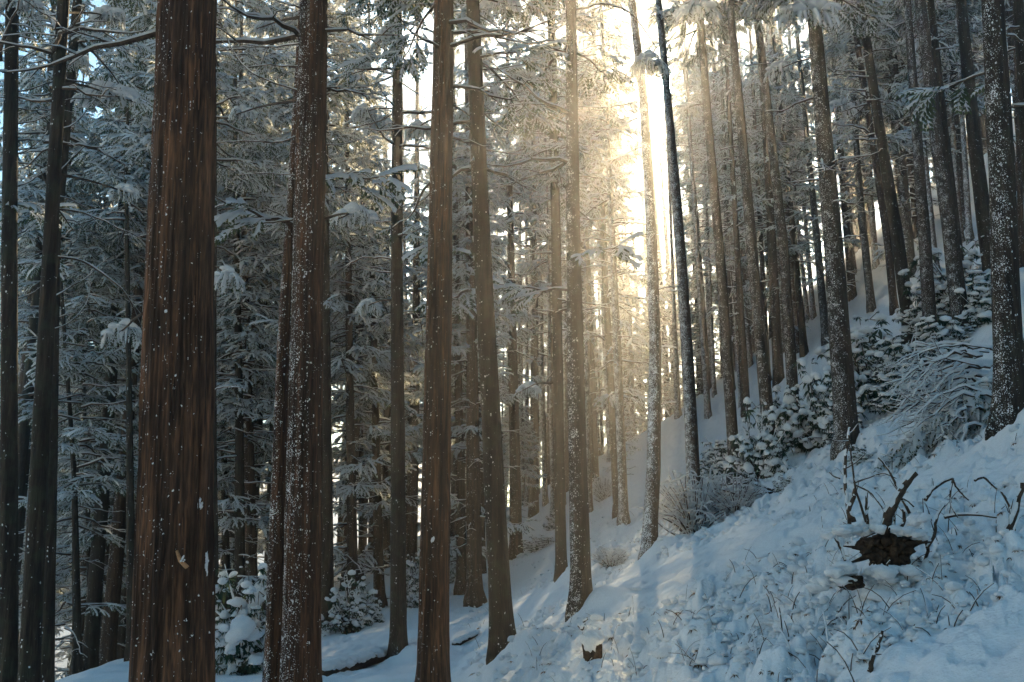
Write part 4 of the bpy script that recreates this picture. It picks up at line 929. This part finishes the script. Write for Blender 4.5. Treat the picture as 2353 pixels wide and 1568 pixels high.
shrub(1975, 1010, 80, 60, 'small snowy bush at the right foot of the thick grey trunk', 1, 19)
shrub(2190, 850, 60, 60, 'little snow-topped bush behind the brush pile', 2, 22)

# ------------------------------------------------------------------ brush pile of felled branches on the right
def gpt(px, py, lift=0.0):
    Y = hit(px, py) or 30; p = at(px, py, Y); p[2] = gz(p[0], p[1]) + lift; return p
YB = 14.5
bx = at(2170, 1040, YB); bfoot = np.array([bx[0], YB, gz(bx[0], YB)])
brush = thing('brush_pile', bfoot, 'heap of felled branches buried in snow left of the wide blue-sided trunk', 'brush pile')
r_ = np.random.default_rng(40)
for i in range(46):
    v = i / 45
    y0 = 800 + 190 * v + r_.uniform(-12, 12); x0 = r_.uniform(2230, 2310)
    L = r_.uniform(110, 260) * (1 - .25 * v)
    x1 = x0 - L; y1 = y0 + r_.uniform(30, 130) * (1 - .2 * v)
    ds = r_.uniform(-.9, .5)
    pts = [(x0, y0, YB + ds), (x0 - L * .45, y0 - r_.uniform(-10, 22), YB + ds - .1), (x1 + L * .15, (y0 * .35 + y1 * .65) - 8, YB + ds - .25), (x1, y1, YB + ds - .35)]
    P = np.array([at(*q) for q in pts])
    for q in range(4): P[q, 2] = max(P[q, 2], gz(P[q, 0], P[q, 1]) + .05)
    add_branch(brush, bfoot, P, r_.uniform(.009, .024), .006, snow=2.0, twigs=9, seed=500 + i, wob=1.2)
b = Buf(); P = []; D = []; S_ = []
for i in range(900):
    px = r_.uniform(2040, 2295); py = r_.uniform(840, 1060)
    if py < 1040 - (px - 2030) * .75: continue
    p = at(px, py, YB + r_.uniform(-.8, .3)); p[2] = max(p[2], gz(p[0], p[1]) + .05); P.append(p - bfoot); D.append((r_.uniform(-1, .2), r_.uniform(-1, .2), r_.uniform(-.9, -.1))); S_.append(r_.uniform(.14, .36))
P = np.array(P); D = np.array(D); S_ = np.array(S_); vv = r_.integers(2, 5, len(P))
for q in range(2, 5):
    m = vv == q; b.add(*spread(FROND[q], P[m], frames(D[m], None, S_[m])))
bl = Buf()
for i in range(150):
    px = r_.uniform(2050, 2290); py = 1030 - (px - 2030) * .80 + r_.uniform(20, 230)
    if py > 1050: continue
    p = at(px, py, YB + r_.uniform(-.7, .1)); p[2] = max(p[2], gz(p[0], p[1]) + .05); V = ICO1[0] * (1 + .5 * (vnoise(ICO1[0][:, 0] * 2 + i, ICO1[0][:, 2] * 2, i) - .5))[:, None]
    bl.add(V * np.array([r_.uniform(.04, .13), r_.uniform(.04, .10), r_.uniform(.025, .05)]) + p - bfoot, ICO1[1])
o2 = obj('snow_clumps', bl.mesh('snow_clumps', [M_SNOWP]), brush); o2['kind'] = 'stuff'
o = obj('withered_sprays', b.mesh('withered_sprays', [M_TWIG, M_NEEDLE, M_SNOWT]), brush); o['kind'] = 'stuff'

# ------------------------------------------------------------------ uprooted stump with broken limbs in the right foreground
YS = (hitf(2010, 1345) or 7.6) - .05
sx = at(2040, 1300, YS); sfoot = np.array([sx[0], YS, gz(sx[0], YS)])
zl = at(2035, 1302, YS)[2]
stump = thing('uprooted_stump', sfoot, 'dark uprooted stump with broken snowy limbs in the right foreground', 'stump')
def spx(x, y, d=0.0): return at(x, y, YS + d)
def blob(c, dims, seed, res=ICO2, k=.45, fr=2.2):
    V = res[0].copy(); V *= (1 + k * (fbm(V[:, 0] * fr + seed, V[:, 1] * fr + V[:, 2] * 1.3 * fr, seed, 2) - .5) * 2)[:, None]; return V * np.array(dims) + c
ICO3 = ico(3)
b = Buf(); sS = YS / FP
b.add(blob(spx(2035, 1262, .1) - sfoot, (38 * sS, .2, 34 * sS), 3, ICO3), ICO3[1]); b.add(blob(spx(1995, 1252, .05) - sfoot, (24 * sS, .15, 18 * sS), 6, ICO3), ICO3[1]); b.add(blob(spx(2085, 1245, .05) - sfoot, (20 * sS, .15, 14 * sS), 8, ICO3), ICO3[1])
_rs = np.random.default_rng(88)
for i in range(26):
    a = _rs.uniform(0, 6.28); p0_ = spx(2035 + 34 * math.cos(a), 1262 + 18 * math.sin(a), -.10); q_ = p0_ + np.array([math.cos(a) * _rs.uniform(.06, .2), -_rs.uniform(.0, .12), -math.sin(a) * _rs.uniform(.03, .12)])
    b.add(*tube(resample(np.array([p0_, (p0_ + q_) / 2 + _rs.normal(0, .015, 3), q_]), 6) - sfoot, np.linspace(_rs.uniform(.012, .03), .005, 6), 6))
for i in range(30):
    p0_ = spx(_rs.uniform(1985, 2095), _rs.uniform(1238, 1292), -.12); b.add(blob(p0_ - sfoot, _rs.uniform(.015, .045, 3), i + 3, ICO1), ICO1[1])
obj('root_plate', b.mesh('root_plate', [M_STUMP]), stump)
b = Buf(); b.add(blob(spx(1955, 1338, -.1) - sfoot, (28 * sS, .12, 15 * sS), 12, ICO3), ICO3[1]); obj('fallen_root', b.mesh('fallen_root', [M_STUMP]), stump)
b = Buf(); rs = np.random.default_rng(61)
for i in range(34):
    x = rs.uniform(1905, 2115); y = 1222 - 14 * math.cos((x - 2010) / 70) + rs.uniform(-6, 8)
    b.add(blob(spx(x, y + 6, rs.uniform(-.16, .15)) - sfoot, (rs.uniform(12, 24) * sS, rs.uniform(12, 24) * sS, rs.uniform(7, 11) * sS), i, ICO2, .35), ICO2[1])
obj('snow_cap', b.mesh('snow_cap', [M_SNOWP]), stump)
b = Buf()
for i in range(26):
    x = rs.uniform(1880, 1960) if i % 2 else rs.uniform(1990, 2120); y = (1300 + (1960 - x) * .35 + rs.uniform(-6, 30)) if i % 2 else 1310 + rs.uniform(-4, 26)
    b.add(blob(spx(x, y, -.15 + rs.uniform(-.1, .1)) - sfoot, (rs.uniform(14, 26) * sS, rs.uniform(14, 24) * sS, rs.uniform(8, 14) * sS), i + 50, ICO2, .35), ICO2[1])
obj('snow_drift', b.mesh('snow_drift', [M_SNOWP]), stump)
LIMB = [([(2028, 1222), (2046, 1175), (2070, 1130), (2101, 1085)], 24, 16), ([(1952, 1205), (1948, 1160), (1940, 1100), (1944, 1040), (1952, 985)], 9, 6), ([(1962, 1200), (1948, 1172), (1960, 1150), (1966, 1120)], 12, 8),
 ([(1990, 1200), (1978, 1160), (1966, 1130), (1958, 1060), (1950, 1000)], 6, 3), ([(1994, 1205), (1990, 1160), (1993, 1128)], 7, 5), ([(2052, 1220), (2056, 1190), (2048, 1160)], 6, 4), ([(2062, 1222), (2080, 1195), (2074, 1170)], 10, 6),
 ([(1920, 1235), (1935, 1265), (1942, 1290)], 8, 6), ([(2112, 1215), (2128, 1240), (2134, 1270), (2120, 1298)], 10, 6), ([(1985, 1235), (2010, 1225), (2035, 1218)], 5, 4), ([(2060, 1280), (2070, 1298)], 8, 6),
 ([(2100, 1165), (2084, 1150), (2062, 1140)], 4, 2), ([(2126, 1150), (2140, 1125), (2165, 1108), (2190, 1100)], 9, 6), ([(2190, 1105), (2200, 1125), (2226, 1150)], 6, 3), ([(2190, 1100), (2180, 1150), (2200, 1190)], 5, 3),
 ([(2090, 1180), (2060, 1120), (2040, 1075), (2018, 1052)], 7, 4), ([(1962, 1110), (1990, 1100), (2030, 1085), (2060, 1100)], 5, 2), ([(1965, 1115), (2000, 1130), (2030, 1170)], 5, 3), ([(1930, 1100), (1915, 1095), (1905, 1085)], 4, 2),
 ([(2240, 1105), (2260, 1095), (2290, 1125)], 6, 4), ([(2130, 1260), (2150, 1230), (2150, 1190), (2170, 1160)], 8, 5), ([(2170, 1190), (2220, 1180), (2290, 1190)], 8, 4), ([(2310, 1230), (2335, 1180), (2350, 1110)], 16, 8), ([(2330, 1220), (2320, 1160), (2300, 1130)], 8, 5)]
for i, (pts, w0, w1) in enumerate(LIMB):
    P = np.array([spx(x, y, .12 * math.sin(i * 1.7) * q / len(pts)) for q, (x, y) in enumerate(pts)])
    add_branch(stump, sfoot, P, w0 * sS * .5, w1 * sS * .5, name='limb', snow=.95, twigs=2 if w0 < 12 else 0, seed=700 + i, wob=.14)

# ------------------------------------------------------------------ small stump, logs, bent bare branches
_y = hitf(1362, 1520) or 10; p = at(1362, 1520, _y); st = thing('tree_stump', p, 'small snow-capped stump with a forked twig, below the wide snowy root flare', 'stump')
s1 = p[1] / FP
V, F, _ = trunk_mesh(np.array([[0, 0, -.1], [.0, 0, .1], [-.01, 0, 48 * s1]]), np.array([17, 18, 20]) * s1, .2, 28, 14, 71, .05); obj('stump_body', raw_mesh('stump_body', V, F, None, [M_STUMP]), st)
b = Buf(); b.add(blob(np.array([0, 0, 52 * s1]), (24 * s1, 24 * s1, 14 * s1), 5), ICO2[1]); b.add(blob(np.array([-.03, -.07, 42 * s1]), (20 * s1, 15 * s1, 22 * s1), 15), ICO2[1]); b.add(blob(np.array([.04, -.06, 50 * s1]), (16 * s1, 15 * s1, 12 * s1), 25), ICO2[1]); obj('snow_cap', b.mesh('snow_cap', [M_SNOWP]), st)
for i, pts in enumerate([[(1352, 1470), (1340, 1450), (1328, 1438)], [(1338, 1448), (1344, 1430), (1347, 1420)]]):
    add_branch(st, p, np.array([at(x, y, p[1]) for x, y in pts]), 3.5 * s1, 2 * s1, name='twig', snow=1.3, seed=900 + i)

def log(ends, r, label, seed):
    a, c = gpt(*ends[0]), gpt(*ends[1]); foot = (a + c) / 2; o = thing('fallen_log', foot, label, 'log', 'fallen logs in the snow')
    P = resample(np.array([a, foot + [0, 0, r * .3], c]), 14); P[:, 2] += r * .35
    b = Buf(); b.add(*tube(P - foot, r * np.linspace(1.0, .8, 14), 12)); obj('log_body', b.mesh('log_body', [M_STUMP]), o)
    b = Buf(); rr_ = np.random.default_rng(seed)
    for q in range(22):
        t = (q + .5) / 22; c_ = P[0] + (P[-1] - P[0]) * t; b.add(blob(c_ - foot + [0, 0, r * .75], np.array([r * 1.25, r * 1.1, r * .62]) * rr_.uniform(.75, 1.15), seed + q, ICO2, .3), ICO2[1])
    obj('snow', b.mesh('log_snow', [M_SNOWP]), o)
log([(748, 1556), (962, 1492)], .16, 'long snow-covered log behind the straight dark trunk at lower left', 1)
log([(1426, 1372), (1466, 1364)], .055, 'short dark log half sunk in snow right of the wide root flare', 2)
log([(1044, 1486), (1094, 1462)], .08, 'short snow-topped log between red central trunk and leaning dark trunk', 3)
p = gpt(1785, 1128); bent = thing('fallen_branch', p, 'bent bare branches reaching left over the snow below the second slanting trunk', 'branch')
for i, pts in enumerate([[(1780, 1128), (1739, 1115), (1699, 1110), (1655, 1117)], [(1776, 1132), (1735, 1136), (1696, 1140), (1670, 1128), (1639, 1123)], [(1745, 1108), (1715, 1098), (1690, 1086)]]):
    add_branch(bent, p, np.array([at(x, y, p[1]) for x, y in pts]), .028, .012, snow=.6, twigs=3, seed=950 + i)
p = gpt(1050, 1440); o = thing('fallen_branch', p, 'arched twiggy branch lying in the snow between the two central trunks', 'branch')
add_branch(o, p, np.array([at(x, y, p[1]) for x, y in [(1046, 1492), (1060, 1478), (1090, 1466), (1130, 1462)]]), .02, .008, snow=1.2, twigs=6, seed=980)
p = gpt(2030, 1760 if False else 1560); o = thing('fallen_branch', p, 'dark stick poking from the snow at the bottom right', 'branch')
add_branch(o, p, np.array([at(x, y, p[1] + .1) for x, y in [(1998, 1545), (2004, 1510), (2018, 1480), (2026, 1450)]]), .014, .007, snow=.8, twigs=3, seed=981)
p = gpt(1590, 1545); o = thing('fallen_branch', p, 'dark stick lying on the snow below the small snow-capped stump', 'branch')
add_branch(o, p, np.array([at(x, y, p[1]) for x, y in [(1560, 1566), (1580, 1548), (1608, 1526), (1616, 1524)]]), .016, .008, snow=.9, twigs=1, seed=982)

# ------------------------------------------------------------------ undergrowth pressed down by snow (uncountable)
r_ = np.random.default_rng(123)
def scatter(n, ymax=30.0, x_in=lambda x, y: True):
    out = []
    while len(out) < n:
        px = r_.uniform(1080, 2353); py = r_.uniform(960, 1568)
        if py < 1330 - (px - 1080) * .42: continue
        d = ray(px, py)
        Yg = None
        out.append((px, py))
    return out
Q = scatter(5600)
PP = []
for px, py in Q:
    d = ray(px, py); Ys = np.geomspace(3, 40, 60); Pz = CAM[2] + d[2] / d[1] * Ys; Pg = base_ground(d[0] / d[1] * Ys, Ys); w = np.argmax(Pz < Pg)
    if w > 0: PP.append((d[0] / d[1] * Ys[w] + r_.normal(0, .1), Ys[w] + r_.normal(0, .2)))
PP = np.array(PP); keep = (fbm(PP[:, 0] / 2.3, PP[:, 1] / 2.3, 21) > .40); PP = PP[keep]
PZ = ground(PP[:, 0], PP[:, 1], True); P3 = np.column_stack([PP, PZ])
nP = len(P3); half = nP - 560
B = Buf()
k = half; ang = r_.uniform(0, 6.28, k); fw = np.stack([np.cos(ang), np.sin(ang), r_.normal(0, .25, k)], 1)
size = np.exp(r_.normal(math.log(.026), .4, k)) * np.clip(P3[:k, 1] / 9, .7, 1.5)
for q in range(6):
    lf = r_.random(k) < .22; m = (np.arange(k) % 6 == q) & lf; B.add(*spread(ROS[q], P3[:k][m] + [0, 0, .01], frames(fw[m], None, size[m] * .7)))
    m = (np.arange(k) % 6 == q) & ~lf; Mq = frames(fw[m], None, size[m]); Mq[:, :, 0] *= r_.uniform(.8, 1.9, m.sum())[:, None]; nr_ = P3[:k][m][:, 1] < 11
    for sel, res in ((nr_, ICO1), (~nr_, ICO0)):
        if sel.any(): B.add(*spread((puff(r_, res), res[1], np.full(len(res[1]), 2)), P3[:k][m][sel] + [0, 0, .015], Mq[sel]))
o = obj('undergrowth', B.mesh('undergrowth', [M_TWIG, M_DEAD, M_SNOWP])); tag(o, 'low withered undergrowth weighed down by snow on the slope', 'undergrowth', kind='stuff')
B = Buf()
for p in P3[half:]:
    L = r_.uniform(.08, .34); a = r_.uniform(0, 6.28); ln = r_.uniform(.2, .9); e = p + np.array([math.cos(a) * L * ln, math.sin(a) * L * ln, L * r_.uniform(.3, .9)]); mid = (p + e) / 2 + [0, 0, L * .22]
    S = resample(np.array([p - [0, 0, .04], mid, e]), 5); rd = np.linspace(.004, .002, 5) * r_.uniform(.6, 1.4); B.add(*tube(S, rd, 4), 0)
    if r_.random() < .6: B.add(*ridge(S, rd * 1.5, .8, 1.1, r_, 4), 1)
o = obj('dead_stems', B.mesh('dead_stems', [M_TWIG, M_SNOWP])); tag(o, 'thin dead stems sticking out of the snow all over the slope', 'stems', kind='stuff')

# ------------------------------------------------------------------ snow drifting down from the branches, haze and the sun
n = 900; fl = np.stack([r_.uniform(-4.5, 3.5, n), r_.uniform(5, 20, n), r_.uniform(-.5, 6.0, n)], 1)
ang = r_.uniform(0, 6.28, n); Mx = frames(np.stack([np.cos(ang), np.sin(ang), r_.normal(0, .5, n)], 1), None, r_.uniform(.002, .005, n))
V, F, M2 = spread((ICO0[0], ICO0[1], np.zeros(20, int)), fl, Mx)
tag(obj('falling_snow', raw_mesh('falling_snow', V, F, None, [M_SNOWT])), 'fine snow drifting down between the trunks', 'snow', kind='stuff')

m, nt, out = new_mat('sun_surface'); e = N(nt, 'ShaderNodeEmission', {'Color': (1, .88, .70, 1), 'Strength': 60.0}); tp = N(nt, 'ShaderNodeBsdfTransparent'); ad = N(nt, 'ShaderNodeAddShader', {0: e.outputs[0], 1: tp.outputs[0]})     # glowing gas: the sunlight itself passes
nt.links.new(ad.outputs[0], out.inputs[0])
b = Buf(); b.add(ICO3[0] * 1500 * math.tan(R(.45)), ICO3[1]); sp = obj('sun', b.mesh('sun', [m])); sp.location = tuple(SUNV * 1500 + CAM); tag(sp, 'low winter sun shining through the crowns', kind='structure')

if HAZE_DENSITY:
    hm, nt, out = new_mat('haze_air')
    pv = N(nt, 'ShaderNodeVolumePrincipled', {'Color': (.95, .96, 1, 1), 'Density': HAZE_DENSITY, 'Anisotropy': .78}); nt.links.new(pv.outputs[0], out.inputs['Volume'])
    lo = float(V[:, 2].min()); zmin = float(Z.min()) - 1
    zmax = 48.0
    b = Buf(); s = 430
    b.add([(-s, -s, zmin), (s, -s, zmin), (s, s, zmin), (-s, s, zmin), (-s, -s, zmax), (s, -s, zmax), (s, s, zmax), (-s, s, zmax)],
          [(0, 2, 1), (0, 3, 2), (4, 5, 6), (4, 6, 7), (0, 1, 5), (0, 5, 4), (1, 2, 6), (1, 6, 5), (2, 3, 7), (2, 7, 6), (3, 0, 4), (3, 4, 7)])
    h = obj('haze', b.mesh('haze', [hm], False)); tag(h, 'thin bright winter haze between the trees', kind='stuff')

0 and print('TRIS', sum(len(m.polygons) * (2 if len(m.polygons) and m.polygons[0].loop_total == 4 else 1) for m in bpy.data.meshes))
